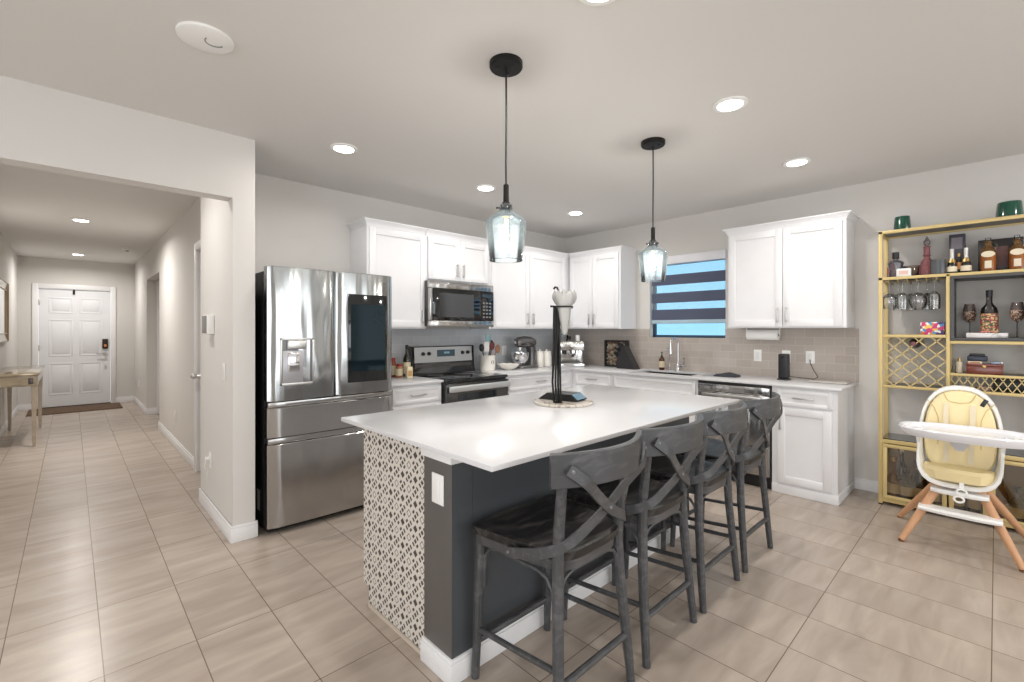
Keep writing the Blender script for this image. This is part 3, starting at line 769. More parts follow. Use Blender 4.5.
# ------------------------------------------------------------------ island
IX0, IX1, IY0, IY1 = 1.060, 3.05, 1.448, 2.195
t = T('kitchen_island', 'kitchen island with black and white patterned tile end and charcoal column', 'island', (2.05, 1.84, 0))
ZI = .895
m = M(); m.box(IX0+.02, IX1-.002, IY0+.20, IY1, .10, ZI); m.box(IX0+.02, IX1-.002, IY0+.20, IY1-.07, .001, .10); t.part('cabinet_body', m, CAB)
for k in range(4):
    x0 = IX0+.04+k*.49
    t.part('cabinet_door', shaker(lambda u, d, z: (u, IY1+d, z), x0, x0+.47, .12, .87), CAB)
t.part('tile_panel', M().prism([(IY0+.193, .022), (IY1-.055, .022), (IY1-.055, .10), (IY1, .10), (IY1, ZI-.003), (IY0+.193, ZI-.003)], IX0+.004, IX0+.018, 'x'), PATT)
t.part('edge_trim', M().prism([(IY0+.193, .001), (IY1-.055, .001), (IY1-.055, .02), (IY0+.193, .02)], IX0-.001, IX0+.018, 'x'), mat('tile_edge_trim', (196, 184, 170), .5))
t.part('column', M().box(IX0, IX0+.10, IY0, IY0+.192, .095, .848, .001), BROWNPANEL)
t.part('back_panel', M().box(IX0+.102, IX1, IY0-.0015, IY0+.197, .095, .848), DARKPANEL)
# the column's stool-side face is painted the same charcoal as the panel
m = M().box(IX0+.001, IX0+.101, IY0-.0015, IY0, .095, .847); t.part('column_face', m, DARKPANEL)
m = M()
m.box(IX0-.016, IX0+.11, IY0-.016, IY0+.197, .001, .082, .002); m.box(IX0-.010, IX0+.106, IY0-.010, IY0+.194, .082, .096, .003)
m.box(IX0+.11, IX1+.01, IY0-.004, IY0+.10, .001, .082, .002); m.box(IX0+.10, IX1+.006, IY0+.002, IY0+.10, .082, .095, .003)
t.part('baseboard', m, TRIM)
m = M()
m.box(IX0-.014, IX0+.115, IY0-.014, IY0+.197, .849, ZI-.001, .003); m.box(IX0+.115, IX1, IY0-.002, IY0+.197, .849, ZI-.001, .002)
t.part('top_rail', m, TRIM)
single('countertop', M().box(1.005, 3.135, 1.15, 2.33, ZI, .915, .002), QUARTZ, 'large white quartz countertop of the island in front of the bar stools', 'countertop', (2.07, 1.74, ZI))
ct = T('outlet', 'white outlet plate on the charcoal column of the island', 'outlet', (IX0, IY0+.09, .62))
ct.part('cover_plate', M().box(IX0-.006, IX0-.0005, IY0+.048, IY0+.128, .672, .792, .003), WHITEP)
ct.part('socket', M().box(IX0-.009, IX0-.006, IY0+.070, IY0+.106, .697, .767, .002), WHITEP)

# ------------------------------------------------------------------ bar stools
def make_stool(label):
    t = T('bar_stool', label, 'bar stool', (0, 0, 0), 0, 'charcoal cross-back bar stools at the island', local=True)
    # saddle seat, wider at the front (towards +y)
    n = 20; rings = []
    def outline(sc, z, dish=0):
        pts = []
        for k in range(4*n):
            a = 2*PI*k/(4*n); c, s_ = math.cos(a), math.sin(a)
            e = 16 if s_ > 0 else 5
            rr = (abs(c)**e+abs(s_)**e)**(-1/e)
            x, y = c*rr, s_*rr
            hw = .217+.034*y
            pts.append((x*hw*sc, .005+y*.215*sc, z))
        return pts
    m = M()
    top = [outline(.01, .602), outline(.45, .604), outline(.75, .611), outline(.95, .619), outline(1, .615), outline(1.0, .592), outline(.985, .585)]
    m.loft(top[::-1])
    t.part('seat', m, SEATW)
    m = M(); m.loft([outline(.93, .545), outline(.95, .585)])
    t.part('apron', m, STOOLW)
    for s in (-1, 1):
        t.part('leg', M().tube([(s*.210, .224, 0.001), (s*.203, .214, .3), (s*.203, .196, .55), (s*.203, .194, .583)], [.0155, .019, .021, .021], 10), STOOLW)
        t.part('leg', M().tube([(s*.211, -.212, .001), (s*.200, -.195, .2), (s*.184, -.178, .42), (s*.176, -.172, .58), (s*.182, -.182, .70), (s*.196, -.205, .83), (s*.205, -.226, .93)],
                               [.016, .019, .0205, .021, .0195, .018, .016], 10), STOOLW)
    for s in (-1, 1):
        t.part('side_stretcher', M().tube([(s*.204, .212, .195), (s*.204, 0, .215), (s*.198, -.192, .232)], .011, 8), STOOLW)
    t.part('front_stretcher', M().tube([(-.204, .216, .150), (.204, .216, .150)], .0125, 8), STOOLW)
    t.part('back_stretcher', M().tube([(-.200, -.197, .185), (.200, -.197, .185)], .0125, 8), STOOLW)
    # bent brackets: an arch under every side of the seat
    def arch(a, b_):
        a, b_ = Vector(a), Vector(b_); d = (b_-a); L = d.length; d.normalize(); p = []
        for f, z in ((0, .37), (0, .44), (.006, .49), (.03, .523), (.07, .536)): p.append((a+d*(f), z))
        q = [(b_-d*f, z) for f, z in ((.07, .536), (.03, .523), (.006, .49), (0, .44), (0, .37))]
        return [(v.x, v.y, z) for v, z in p+q]
    for a, b_ in (((-.196, .185, 0), (-.192, -.168, 0)), ((.196, .185, 0), (.192, -.168, 0)), ((-.178, .196, 0), (.178, .196, 0)), ((-.172, -.176, 0), (.172, -.176, 0))):
        t.part('bracket', M().tube(arch(a, b_), .007, 8), STOOLW)
    # curved crest rail
    m = M(); rings = []
    for k in range(21):
        f = -1+2*k/20; x = .262*f; y = -.302+.087*f*f
        dx, dy = .262, .174*f; L = math.hypot(dx, dy); nx, ny = -dy/L, dx/L
        dz = .006*(1-f*f)
        zb, zt = .860-.0*dz, .973
        th = .011
        rings.append([(x-nx*th, y-ny*th, zb+.004), (x-nx*th, y-ny*th, zt-.004), (x-nx*th*.5, y-ny*th*.5, zt), (x+nx*th*.5, y+ny*th*.5, zt), (x+nx*th, y+ny*th, zt-.004), (x+nx*th, y+ny*th, zb+.004), (x+nx*th*.5, y+ny*th*.5, zb), (x-nx*th*.5, y-ny*th*.5, zb)])
    m.loft(rings); t.part('backrest', m, STOOLW)
    # two bentwood straps crossing behind the back
    for s in (-1, 1):
        o = 0 if s < 0 else .009
        path = [(s*.228, -.262, .925), (s*.165, -.289, .872), (s*.10, -.276+o, .82), (0, -.256+o, .745), (-s*.08, -.242+o, .70), (-s*.145, -.220, .668), (-s*.19, -.192, .642), (-s*.214, -.13, .612), (-s*.228, -.03, .582), (-s*.228, .02, .572)]
        sides = [(s*.25, -1, 0)]*2+[(0, -1, 0)]*2+[(-s*.2, -1, 0), (-s*.5, -1, 0), (-s*.9, -.6, 0), (-s*1, -.15, 0), (-s, 0, 0), (-s, 0, 0)]
        # smooth the path
        def cr(p0, p1, p2, p3, u): return tuple(.5*((2*b1)+(-a+c)*u+(2*a-5*b1+4*c-d)*u*u+(-a+3*b1-3*c+d)*u**3) for a, b1, c, d in zip(p0, p1, p2, p3))
        P, SD = [], []
        for i in range(len(path)-1):
            p0, p1, p2, p3 = path[max(i-1, 0)], path[i], path[i+1], path[min(i+2, len(path)-1)]
            for u in (0, .34, .67):
                P.append(cr(p0, p1, p2, p3, u)); SD.append(tuple(sides[i][j]*(1-u)+sides[i+1][j]*u for j in range(3)))
        P.append(path[-1]); SD.append(sides[-1])
        st = t.part('cross_strap', M().tube(P, 0, flat=(.036, .009, SD)), STOOLW)
        t.part('screw', M().sphere((s*.216, -.270, .917), .007, seg=8), GREYP, st); t.part('screw', M().sphere((-s*.233, .012, .574), .006, seg=8), GREYP, st)
        if s < 0: t.part('screw', M().sphere((0, -.262, .746), .007, seg=8), GREYP, st)
    return t.e
st0 = make_stool('nearest cross-back bar stool, at the front corner of the island')
st0.location = (1.36, 1.190, 0)
dup(st0, (1.897, 1.190, 0), 0, 'second cross-back bar stool counted from the front of the island')
dup(st0, (2.422, 1.190, 0), 0, 'third cross-back bar stool, just before the farthest one')
dup(st0, (2.96, 1.190, 0), 0, 'farthest cross-back bar stool, next to the dishwasher')

# ------------------------------------------------------------------ small fixtures on the walls
def plate(name, label, F, u, z, d0=0.0, w_=.072, h_=.115, kind='outlet'):
    t = T(name, label, 'outlet' if kind == 'outlet' else 'light switch', F(u, d0, z))
    m = M(); fbox(m, F, u-w_/2, u+w_/2, d0+.0005, d0+.006, z-h_/2, z+h_/2, .002); t.part('cover_plate', m, WHITEP)
    m = M(); fbox(m, F, u-w_*.23, u+w_*.23, d0+.006, d0+.009, z-h_*.30, z+h_*.30, .002)
    t.part('socket' if kind == 'outlet' else 'rocker', m, mat('socket_white', (228, 228, 226), .3))
    return t
WR = FR(XW-.008); WL = FL(YW-.008)
plate('outlet', 'white outlet on the tiled wall between faucet and black speaker', WR, 1.622, 1.115)
plate('outlet', 'white outlet on the tiled wall right of the black speaker', WR, 1.175, 1.115)
plate('outlet', 'white outlet on the tiled wall partly hidden behind the black speaker', WR, 1.372, 1.115)
plate('outlet', 'white outlet on the tiled wall between utensil crock and stand mixer', WL, 3.76, 1.118)
FP = FR(.75)                                            # the pier's hall side faces -X
plate('light_switch', 'white light switch on the side of the wall pier by the hall', FP, 3.60, 1.085, kind='switch')
o_ = plate('outlet', 'white outlet with a plug low on the side of the wall pier', FP, 4.03, .40)
m = M(); m.box(.715, .742, 4.02, 4.045, .405, .425, .004); m.tube([(.72, 4.03, .41), (.712, 4.03, .36), (.73, 4.06, .30), (.742, 4.09, .26)], .003, 6)
o_.part('plug', m, WHITEP)
FH = FR(.88)
plate('outlet', 'white outlet low on the right hall wall between recess and side door', FH, 6.6, .36)
plate('outlet', 'white outlet low on the right hall wall beside the front door', FH, 10.6, .40)
t = T('doorbell_chime', 'white and grey doorbell chime box on the side of the wall pier', 'door chime', (.75, 3.98, 1.36))
t.part('body', M().box(.702, .749, 3.90, 4.06, 1.335, 1.475, .006), WHITEP)
t.part('grille', M().box(.699, .7025, 3.906, 4.054, 1.341, 1.469, .001), mat('chime_grille_grey', (128, 126, 124), .5))

# ------------------------------------------------------------------ hall furniture
MIR = mat('antiqued_mirror', (182, 170, 148), .12, .75, noise=.2, nscale=12)
MIRF = mat('champagne_trim', (160, 136, 104), .35, .4)
CHAMP = mat('champagne_leg', (178, 166, 148), .25, .45, noise=.25, nscale=25)
tx0, tx1, ty0, ty1, tz = -.645, -.27, 7.72, 9.30, .865
t = T('console_table', 'mirrored champagne console table on tapered legs against the hall wall', 'table', ((tx0+tx1)/2, (ty0+ty1)/2, 0))
t.part('tabletop', M().box(tx0, tx1, ty0, ty1, tz-.03, tz, .006), MIR)
m = M(); m.box(tx0+.03, tx1-.02, ty0+.03, ty1-.03, tz-.155, tz-.03, .004)
t.part('apron', m, CHAMP)
m = M()
for a0, a1 in ((ty0+.10, ty0+.58), (ty1-.58, ty1-.10)):
    pass
t.part('apron_mirror', M().prism([(ty0+.08, tz-.05), (ty0+.08, tz-.15), (ty0+.3, tz-.125), (ty1-.3, tz-.125), (ty1-.08, tz-.15), (ty1-.08, tz-.05)], tx1-.024, tx1-.014, 'x'), MIR)
ey = M().prism([(tx0+.06, tz-.05), (tx1-.04, tz-.05), (tx1-.04, tz-.15), ((tx0+tx1)/2, tz-.125), (tx0+.06, tz-.15)], ty0+.022, ty0+.031, 'y')
t.part('end_mirror', ey, MIR)
kb = t.part('drawer_pull', M().box(tx1-.09, tx1-.05, ty0+.012, ty0+.024, tz-.13, tz-.06, .003), mat('smoky_inlay', (92, 84, 86), .15, .5))
for lx, ly in ((tx1-.045, ty0+.06), (tx1-.045, ty1-.06), (tx0+.04, ty1-.06), (tx0+.04, ty0+.06)):
    m = M(); m.loft([[(lx-w_, ly-w_, z), (lx+w_, ly-w_, z), (lx+w_, ly+w_, z), (lx-w_, ly+w_, z)] for z, w_ in ((.001, .012), (.03, .012), (.031, .016), (.55, .021), (tz-.155, .027))])
    t.part('leg', m, CHAMP)
t = T('wall_mirror', 'wall mirror with a champagne frame on the left hall wall', 'mirror', (-.655, 9.0, 1.62))
y0_, y1_, z0_, z1_ = 7.9, 9.36, 1.215, 2.00
t.part('glass', M().box(-.654, -.640, y0_+.1, y1_-.1, z0_+.1, z1_-.1), mat('mirror_silver', (225, 226, 228), .03, 1))
m = M()
def mitre(m, a, b_, ia, ib):
    m.loft([[(-.654, a[0], a[1]), (-.628, a[0], a[1]), (-.640, ia[0], ia[1]), (-.654, ia[0], ia[1])], [(-.654, b_[0], b_[1]), (-.628, b_[0], b_[1]), (-.640, ib[0], ib[1]), (-.654, ib[0], ib[1])]])
C4 = [(y0_, z0_), (y1_, z0_), (y1_, z1_), (y0_, z1_)]; I4 = [(y0_+.1, z0_+.1), (y1_-.1, z0_+.1), (y1_-.1, z1_-.1), (y0_+.1, z1_-.1)]
for i in range(4): mitre(m, C4[i], C4[(i+1) % 4], I4[i], I4[(i+1) % 4])
t.part('frame', m, MIR)
m = M()
for P_ in (C4, I4): m.tube([(-.628 if P_ is C4 else -.638, y, z) for y, z in P_], .009, 6, closed=True)
for c_, i_ in zip(C4, I4): m.tube([(-.628, c_[0], c_[1]), (-.638, i_[0], i_[1])], .006, 6)
t.part('frame_edge', m, MIRF)

# ------------------------------------------------------------------ things on the back counter
CT = .9155
def bottle(name, label, cat, x, y, z, prof, mt, cap=None, lab=None, group=None, seg=18, sx=1, sy=1, inner=None):
    """prof: outline; cap: (profile, material); lab: (r, z0, z1, material)"""
    t = T(name, label, cat, (x, y, z), group=group)
    t.part('body', M().lathe(prof, (x, y, z), seg, sx, sy), mt)
    if cap: t.part('cap', M().lathe(cap[0], (x, y, z), 14), cap[1])
    if lab:
        r, a, c, lm = lab
        t.part('label', M().lathe([(r, a), (r+.0008, a+.001), (r+.0008, c-.001), (r, c)], (x, y, z), seg, sx, sy), lm)
    return t
OLIVE = mat('dark_green_bottle', (40, 42, 28), .12, coat=.5)
PAPER = mat('cream_label', (222, 208, 176), .6, noise=.12, nscale=40)
REDC = mat('red_lid', (160, 44, 36), .4)
SPICE = mat('spice_brown', (160, 112, 74), .4, noise=.3, nscale=60)
bottle('oil_bottle', 'dark green bottle with a cream label left of the range', 'bottle', 2.345, 3.93, CT,
       [(.033, 0), (.036, .005), (.036, .17), (.030, .195), (.014, .225), (.013, .29), (.015, .292), (.015, .30)], OLIVE,
       ([(.0155, .272), (.0155, .306), (.001, .307)], BLACKP), (.0362, .03, .14, PAPER))
bottle('spice_jar', 'squat spice jar with a red lid next to the dark green bottle', 'jar', 2.245, 3.90, CT, [(.03, 0), (.032, .004), (.032, .10), (.026, .108)], SPICE, ([(.028, .106), (.028, .128), (.001, .129)], REDC), (.0322, .02, .085, PAPER))
bottle('spice_jar', 'taller red-capped jar behind the squat spice jar', 'jar', 2.235, 4.00, CT, [(.026, 0), (.028, .004), (.028, .14), (.02, .155)], mat('paprika_red', (150, 66, 44), .4), ([(.022, .153), (.022, .182), (.001, .183)], REDC), (.0282, .02, .11, PAPER))
t = T('spice_box', 'small cream carton standing before the dark green bottle', 'box', (2.29, 3.80, CT))
t.part('carton', M().box(2.262, 2.318, 3.78, 3.82, CT, CT+.105, .002), PAPER)
t.part('label', M().box(2.27, 2.31, 3.7792, 3.78, CT+.02, CT+.07), mat('ochre_print', (196, 150, 92), .6))

CER = mat('cream_ceramic', (232, 228, 220), .25, coat=.3)
t = T('utensil_crock', 'cream ceramic crock of cooking utensils right of the range', 'crock', (3.335, 3.89, CT))
c = (3.335, 3.89, CT); cr_ = t.part('crock', M().lathe([(.076, 0), (.082, .006), (.087, .06), (.086, .155), (.089, .163), (.089, .172), (.080, .172), (.078, .04), (.001, .04)], c, 28), CER)
m = M(); m.tube([(3.36-.032+.0*k, 3.9, CT) for k in (0, 1)], .001, 4) if False else None
m = M()
for k in range(20):
    pass
m.lathe([(.020, 0), (.020, .002), (.015, .002), (.015, 0)], (0, 0, 0), 20).xf(lambda v: (3.335+v.x+.0, 3.89-.0865-v.z*.5+.001, CT+.095+v.y))
t.part('emblem', m, mat('crock_emblem', (120, 62, 70), .5), cr_)
def utensil(label, x, y, ang, lean, ln, head, mt, headmt):
    tt = T('cooking_utensil', label, 'utensil', (x, y, CT+.05), group='utensils in the crock')
    d = Vector((math.cos(ang)*lean, math.sin(ang)*lean, 1)).normalized()
    p0 = Vector((x, y, CT+.05)); p1 = p0+d*ln
    tt.part('handle', M().tube([p0, p1], .006, 8), mt)
    m = M()
    if head == 'spoon': m.sphere((0, 0, 0), .038, 1, .35, 1.3)
    elif head == 'spatula': m.box(-.036, .036, -.005, .005, -.055, .055, .004)
    else: m.sphere((0, 0, 0), .036, .8, .8, 1.2)
    m.xf(lambda v: tuple(Vector(v)+p1+d*.03))
    tt.part('head', m, headmt)
UB = mat('utensil_black', (34, 34, 38), .4); UW = mat('utensil_white', (226, 224, 220), .4); UR = mat('utensil_maroon', (110, 48, 50), .4)
UWD = mat('utensil_wood', (150, 106, 78), .6); UBL = mat('utensil_teal', (140, 176, 182), .4)
utensil('black ladle leaning left in the utensil crock', 3.31, 3.88, 3.3, .38, .19, 'ladle', UB, UB)
utensil('white spatula in front in the utensil crock', 3.32, 3.865, 3.6, .16, .19, 'spatula', UW, UW)
utensil('pale teal spatula standing tallest in the crock', 3.335, 3.90, .4, .10, .26, 'spatula', UBL, UBL)
utensil('dark maroon spoon in the utensil crock', 3.35, 3.89, 0, .24, .20, 'spoon', UR, UR)
utensil('brown wooden spoon leaning far right in the crock', 3.37, 3.89, 0, .62, .19, 'spoon', UWD, UWD)
utensil('black spoon at the back of the utensil crock', 3.345, 3.91, .2, .3, .22, 'spoon', UB, UB)

t = T('fruit_bowl', 'low scalloped cream bowl between crock and stand mixer', 'bowl', (3.57, 3.80, CT))
m = M(); seg = 36; prof = [(.04, 0), (.05, .004), (.095, .03), (.124, .066), (.120, .068), (.08, .036), (.04, .012), (.001, .010)]
rings = []
for r, z in prof:
    rings.append(m.ring([(3.57+r*(1+.03*(r > .1)*math.cos(9*2*PI*i/seg*2))*math.cos(2*PI*i/seg), 3.80+r*(1+.03*(r > .1)*math.cos(18*2*PI*i/seg))*math.sin(2*PI*i/seg), CT+z+(.004*math.cos(9*2*PI*i/seg) if r > .1 else 0)) for i in range(seg)]))
for a, b_ in zip(rings, rings[1:]): m.bridge(a, b_)
m.cap(rings[0], True); m.cap(rings[-1])
t.part('bowl', m, CER); t.part('foot_ring', M().lathe([(.036, 0.0), (.045, 0.0), (.045, .006), (.036, .006)], (3.57, 3.80, CT-.0003), 24), CER)

# stand mixer, head pointing left along the counter
MG = mat('mixer_pewter', (120, 118, 118), .25, .6)
t = T('stand_mixer', 'pewter stand mixer with a steel bowl on the back counter', 'stand mixer', (3.92, 3.88, CT))
def rr(cx, cy, hw, hh, e=4, n=24):
    out = []
    for k in range(n):
        a = 2*PI*k/n; c_, s_ = math.cos(a), math.sin(a); q = (abs(c_)**e+abs(s_)**e)**(-1/e); out.append((cx+hw*c_*q, cy+hh*s_*q))
    return out
m = M(); m.loft([[(x, y, CT+z) for x, y in rr(3.92, 3.88, w1, d1q)] for z, w1, d1q in ((0, .165, .10), (.02, .165, .10), (.034, .15, .085))])
t.part('base', m, MG)
m = M(); m.loft([[(x, y, CT+z) for x, y in rr(cx, 3.88, w1, d1q)] for z, cx, w1, d1q in ((.03, 4.01, .062, .07), (.10, 4.02, .045, .052), (.20, 4.02, .042, .048), (.25, 4.01, .05, .055))])
t.part('column', m, MG)
m = M()
rings = []
for x, ry, rz_, zc in ((3.755, .012, .014, .30), (3.765, .04, .045, .302), (3.80, .055, .062, .305), (3.90, .062, .07, .308), (4.0, .060, .066, .305), (4.06, .05, .052, .298), (4.085, .025, .028, .29)):
    rings.append([(x, 3.88+ry*math.cos(2*PI*k/20), CT+zc+rz_*math.sin(2*PI*k/20)) for k in range(20)])
m.loft(rings); hd = t.part('motor_head', m, MG)
m = M(); m.tube([(3.748, 3.88, CT+.302), (3.735, 3.88, CT+.302)], [.022, .018], 14); t.part('hub_cap', m, CHROME, hd)
m = M(); m.tube([(3.80+.0, 3.88-.064, CT+.285), (4.05, 3.88-.058, CT+.285)], 0, flat=(.014, .004, (0, 1, 0))); t.part('trim_band', m, CHROME, hd)
t.part('beater_shaft', M().lathe([(.03, .245), (.03, .215), (.012, .21), (.012, .12), (.035, .09), (.02, .05), (.001, .05)], (3.83, 3.88, CT), 16), NICKEL)
bw = t.part('bowl', M().lathe([(.05, .036), (.055, .04), (.085, .075), (.102, .12), (.106, .18), (.109, .181), (.109, .186), (.103, .186), (.099, .12), (.05, .05), (.001, .05)], (3.83, 3.88, CT), 30), CHROME)
t.part('bowl_handle', M().tube([(3.745, 3.81, CT+.16), (3.722, 3.775, CT+.15), (3.715, 3.77, CT+.11), (3.745, 3.80, CT+.085)], .007, 8), CHROME, bw)
m = M(); m.sphere((4.03, 3.88-.056, CT+.20), .012, seg=10); t.part('speed_knob', m, BLACKP)

def canister(x, y, r, h_, label):
    t = T('canister', label, 'canister', (x, y, CT), group=None)
    t.part('jar', M().lathe([(r*.9, 0), (r, .008), (r*1.02, h_*.5), (r*.95, h_*.93), (r*.9, h_)], (x, y, CT), 26), CER)
    ld = t.part('lid', M().lathe([(r*.96, h_+.0005), (r*.98, h_+.004), (r*.9, h_+.014), (r*.3, h_+.02), (.001, h_+.021)], (x, y, CT), 26), CER)
    t.part('knob', M().lathe([(.008, h_+.02), (.013, h_+.03), (.008, h_+.04), (.001, h_+.041)], (x, y, CT), 14), CER, ld)
canister(4.15, 3.86, .052, .175, 'smaller cream lidded canister just right of the stand mixer')
canister(4.285, 3.87, .064, .17, 'larger cream lidded canister left of the espresso machine')

# espresso machine, facing the room diagonally
ex, ey_, ea = 4.50, 3.66, math.radians(-42)
t = T('espresso_machine', 'chrome espresso machine with steam wand in the counter corner', 'espresso machine', (ex, ey_, CT), rz=ea, local=True)
ESP = brushed('espresso_stainless', (200, 198, 195), .18, 0)
t.part('body', M().box(-.15, .15, -.02, .16, .02, .30, .01), ESP)
t.part('head', M().box(-.15, .15, -.12, -.0, .20, .31, .012), ESP)
t.part('drip_tray', M().box(-.145, .145, -.15, -.01, .0, .045, .006), CHROME)
t.part('drip_grate', M().box(-.135, .135, -.14, -.02, .045, .049), BLACKP)
for k, x in enumerate((-.10, -.05, .05, .10)):
    t.part('button', M().tube([(x, -.12, .275), (x, -.13, .275)], .011, 12), NICKEL)
t.part('pressure_gauge', M().tube([(0, -.12, .265), (0, -.133, .265)], .024, 20), WHITEP)
t.part('group_head', M().lathe([(.038, .20), (.038, .17), (.03, .165), (.001, .165)], (0.02, -.07, 0), 20), CHROME)
pf = t.part('portafilter', M().lathe([(.034, .165), (.034, .14), (.016, .13), (.012, .115), (.001, .115)], (0.02, -.07, 0), 20), CHROME)
t.part('portafilter_handle', M().tube([(0.02, -.10, .15), (.0, -.16, .145), (-.01, -.22, .14)], [.012, .014, .016], 10), BLACKP, pf)
t.part('steam_wand', M().tube([(.125, -.08, .20), (.13, -.10, .17), (.12, -.12, .12), (.11, -.13, .06)], .006, 8), CHROME)
t.part('grinder_outlet', M().lathe([(.03, .20), (.028, .15), (.001, .15)], (-.09, -.07, 0), 18), BLACKP)
t.part('bean_hopper', M().lathe([(.05, .31), (.062, .35), (.062, .385), (.03, .39), (.001, .39)], (-.08, .08, 0), 24), GLASS)
ca, sa_ = math.cos(ea), math.sin(ea)
def eloc(x, y): return (ex+x*ca-y*sa_, ey_+x*sa_+y*ca)
px, py = eloc(.10, .07)
bottle('milk_pitcher', 'small white tumbler on top of the espresso machine', 'cup', px, py, CT+.3005, [(.024, 0), (.027, .003), (.029, .085), (.026, .085), (.024, .006), (.001, .006)], WHITEP)
px, py = eloc(.0, .08)
tt = T('coffee_tamper', 'black coffee tamper on top of the espresso machine', 'tamper', (px, py, CT+.3005))
tt.part('base', M().lathe([(.028, 0), (.028, .012), (.01, .02)], (px, py, CT+.3005), 18), CHROME)
tt.part('handle', M().lathe([(.009, .018), (.02, .045), (.016, .07), (.001, .075)], (px, py, CT+.3005), 16), BLACKP)

# shadow box of corks and knife block on the window-side counter
t = T('cork_shadow_box', 'black framed shadow box full of wine corks leaning on the backsplash', 'framed box', (4.80, 3.20, CT))
F_ = FR(4.86)
m = M()
for q in ((3.05, 3.37, 0, .02), (3.05, 3.37, .305, .325), (3.05, 3.07, .02, .305), (3.35, 3.37, .02, .305)): m.box(4.80, 4.86, q[0], q[1], CT+q[2], CT+q[3], .002)
t.part('frame', m, BLACKP)
t.part('backing', M().box(4.85, 4.858, 3.07, 3.35, CT+.02, CT+.305), mat('shadow_box_backing', (92, 76, 60), .8))
CORK = [mat('cork_light', (196, 172, 140), .8, noise=.15, nscale=90), mat('cork_stained', (150, 112, 92), .8, noise=.2, nscale=90), mat('cork_pale', (214, 202, 180), .8)]
random.seed(5)
nc = 0
for i in range(7):
    for j in range(12):
        y, z = 3.088+i*.039+(.5 if j % 2 else 0)*.02, CT+.034+j*.0235
        if y > 3.335 or z > CT+.295: continue
        a = random.uniform(-1.2, 1.2); L = .022
        cm = T('wine_cork', 'wine cork packed in the black framed shadow box', 'cork', (4.835, y, z), group='corks in the shadow box') if False else None
        t.part('cork', M().tube([(4.836, y-L*math.cos(a), z-L*math.sin(a)), (4.836, y+L*math.cos(a), z+L*math.sin(a))], .0128, 8), random.choice(CORK)); nc += 1
t.part('glass', M().box(4.803, 4.806, 3.07, 3.35, CT+.02, CT+.305), GLASS)

t = T('knife_block', 'slanted black knife block with handles in front of the cork box', 'knife block', (4.70, 3.03, CT))
BW = mat('black_stained_block', (40, 39, 40), .4)
# side profile in the counter's long direction: leans to the left (+Y), handles out at the upper left
m = M().prism([(2.83, 0), (3.075, 0), (3.085, .07), (3.005, .262), (2.985, .265)], 0, .11, 'x'); m.xf(lambda v: (4.63+v.x, v.y, CT+v.z+.0002))
t.part('block', m, BW)
for r in range(3):
    for k in range(3):
        f = (r+.5)/3; by = 3.078-.072*f; bz_ = .10+.155*f
        x = 4.648+k*.037; p0 = Vector((x, by, CT+bz_)); d = Vector((0, .60, .58)).normalized()
        kn = T('kitchen_knife', 'black handled kitchen knife stuck in the black knife block', 'knife', tuple(p0), group='knives in the block')
        kn.part('handle', M().bar(p0, p0+d*(.085+.01*((r+k) % 2)), .02, .013), UB)
        kn.part('bolster', M().bar(p0-d*.012, p0+d*.003, .018, .011), NICKEL)

# faucet, soap bottle
t = T('kitchen_faucet', 'chrome gooseneck kitchen faucet with side lever behind the sink', 'faucet', (4.83, 2.42, CT))
fx, fy = 4.83, 2.42
t.part('base', M().lathe([(.028, 0), (.028, .008), (.02, .02), (.016, .06), (.013, .07)], (fx, fy, CT), 20), CHROME)
arc = [(fx, fy, CT+.05), (fx, fy, CT+.295)]+[(fx-.055+.055*math.cos(a), fy+.015*(1-math.cos(a)), CT+.295+.06*math.sin(a)) for a in [PI*i/12 for i in range(1, 13)]]+[(fx-.11, fy+.03, CT+.25)]
t.part('spout', M().tube(arc, .010, 12), CHROME)
t.part('spray_head', M().tube([(fx-.11, fy+.03, CT+.27), (fx-.11, fy+.03, CT+.19)], [.013, .017], 14), CHROME)
t.part('side_valve', M().tube([(fx, fy, CT+.055), (fx-.0, fy-.085, CT+.06)], [.014, .016], 12), CHROME)
t.part('handle', M().tube([(fx, fy-.07, CT+.065), (fx-.02, fy-.08, CT+.15)], [.007, .006], 8), CHROME)
m = M(); 
t = T('water_tap', 'slim chrome filtered-water tap standing beside the faucet', 'tap', (4.84, 2.52, CT))
t.part('base', M().lathe([(.016, 0), (.016, .01), (.008, .02)], (4.84, 2.52, CT), 14), CHROME)
t.part('spout', M().tube([(4.84, 2.52, CT+.015), (4.84, 2.52, CT+.20)]+[(4.84-.045+.045*math.cos(a), 2.52, CT+.20+.05*math.sin(a)) for a in [PI*i/8 for i in range(1, 8)]], .0055, 8), CHROME)
bottle('soap_dispenser', 'brown amber soap bottle with black pump left of the faucet', 'soap bottle', 4.81, 2.60, CT, [(.028, 0), (.03, .004), (.03, .12), (.022, .138), (.012, .145)], mat('amber_bottle', (84, 52, 40), .2, coat=.4),
       ([(.013, .144), (.013, .16), (.005, .162), (.005, .195), (.012, .197), (.012, .203), (.001, .204)], BLACKP), (.0302, .03, .10, PAPER))
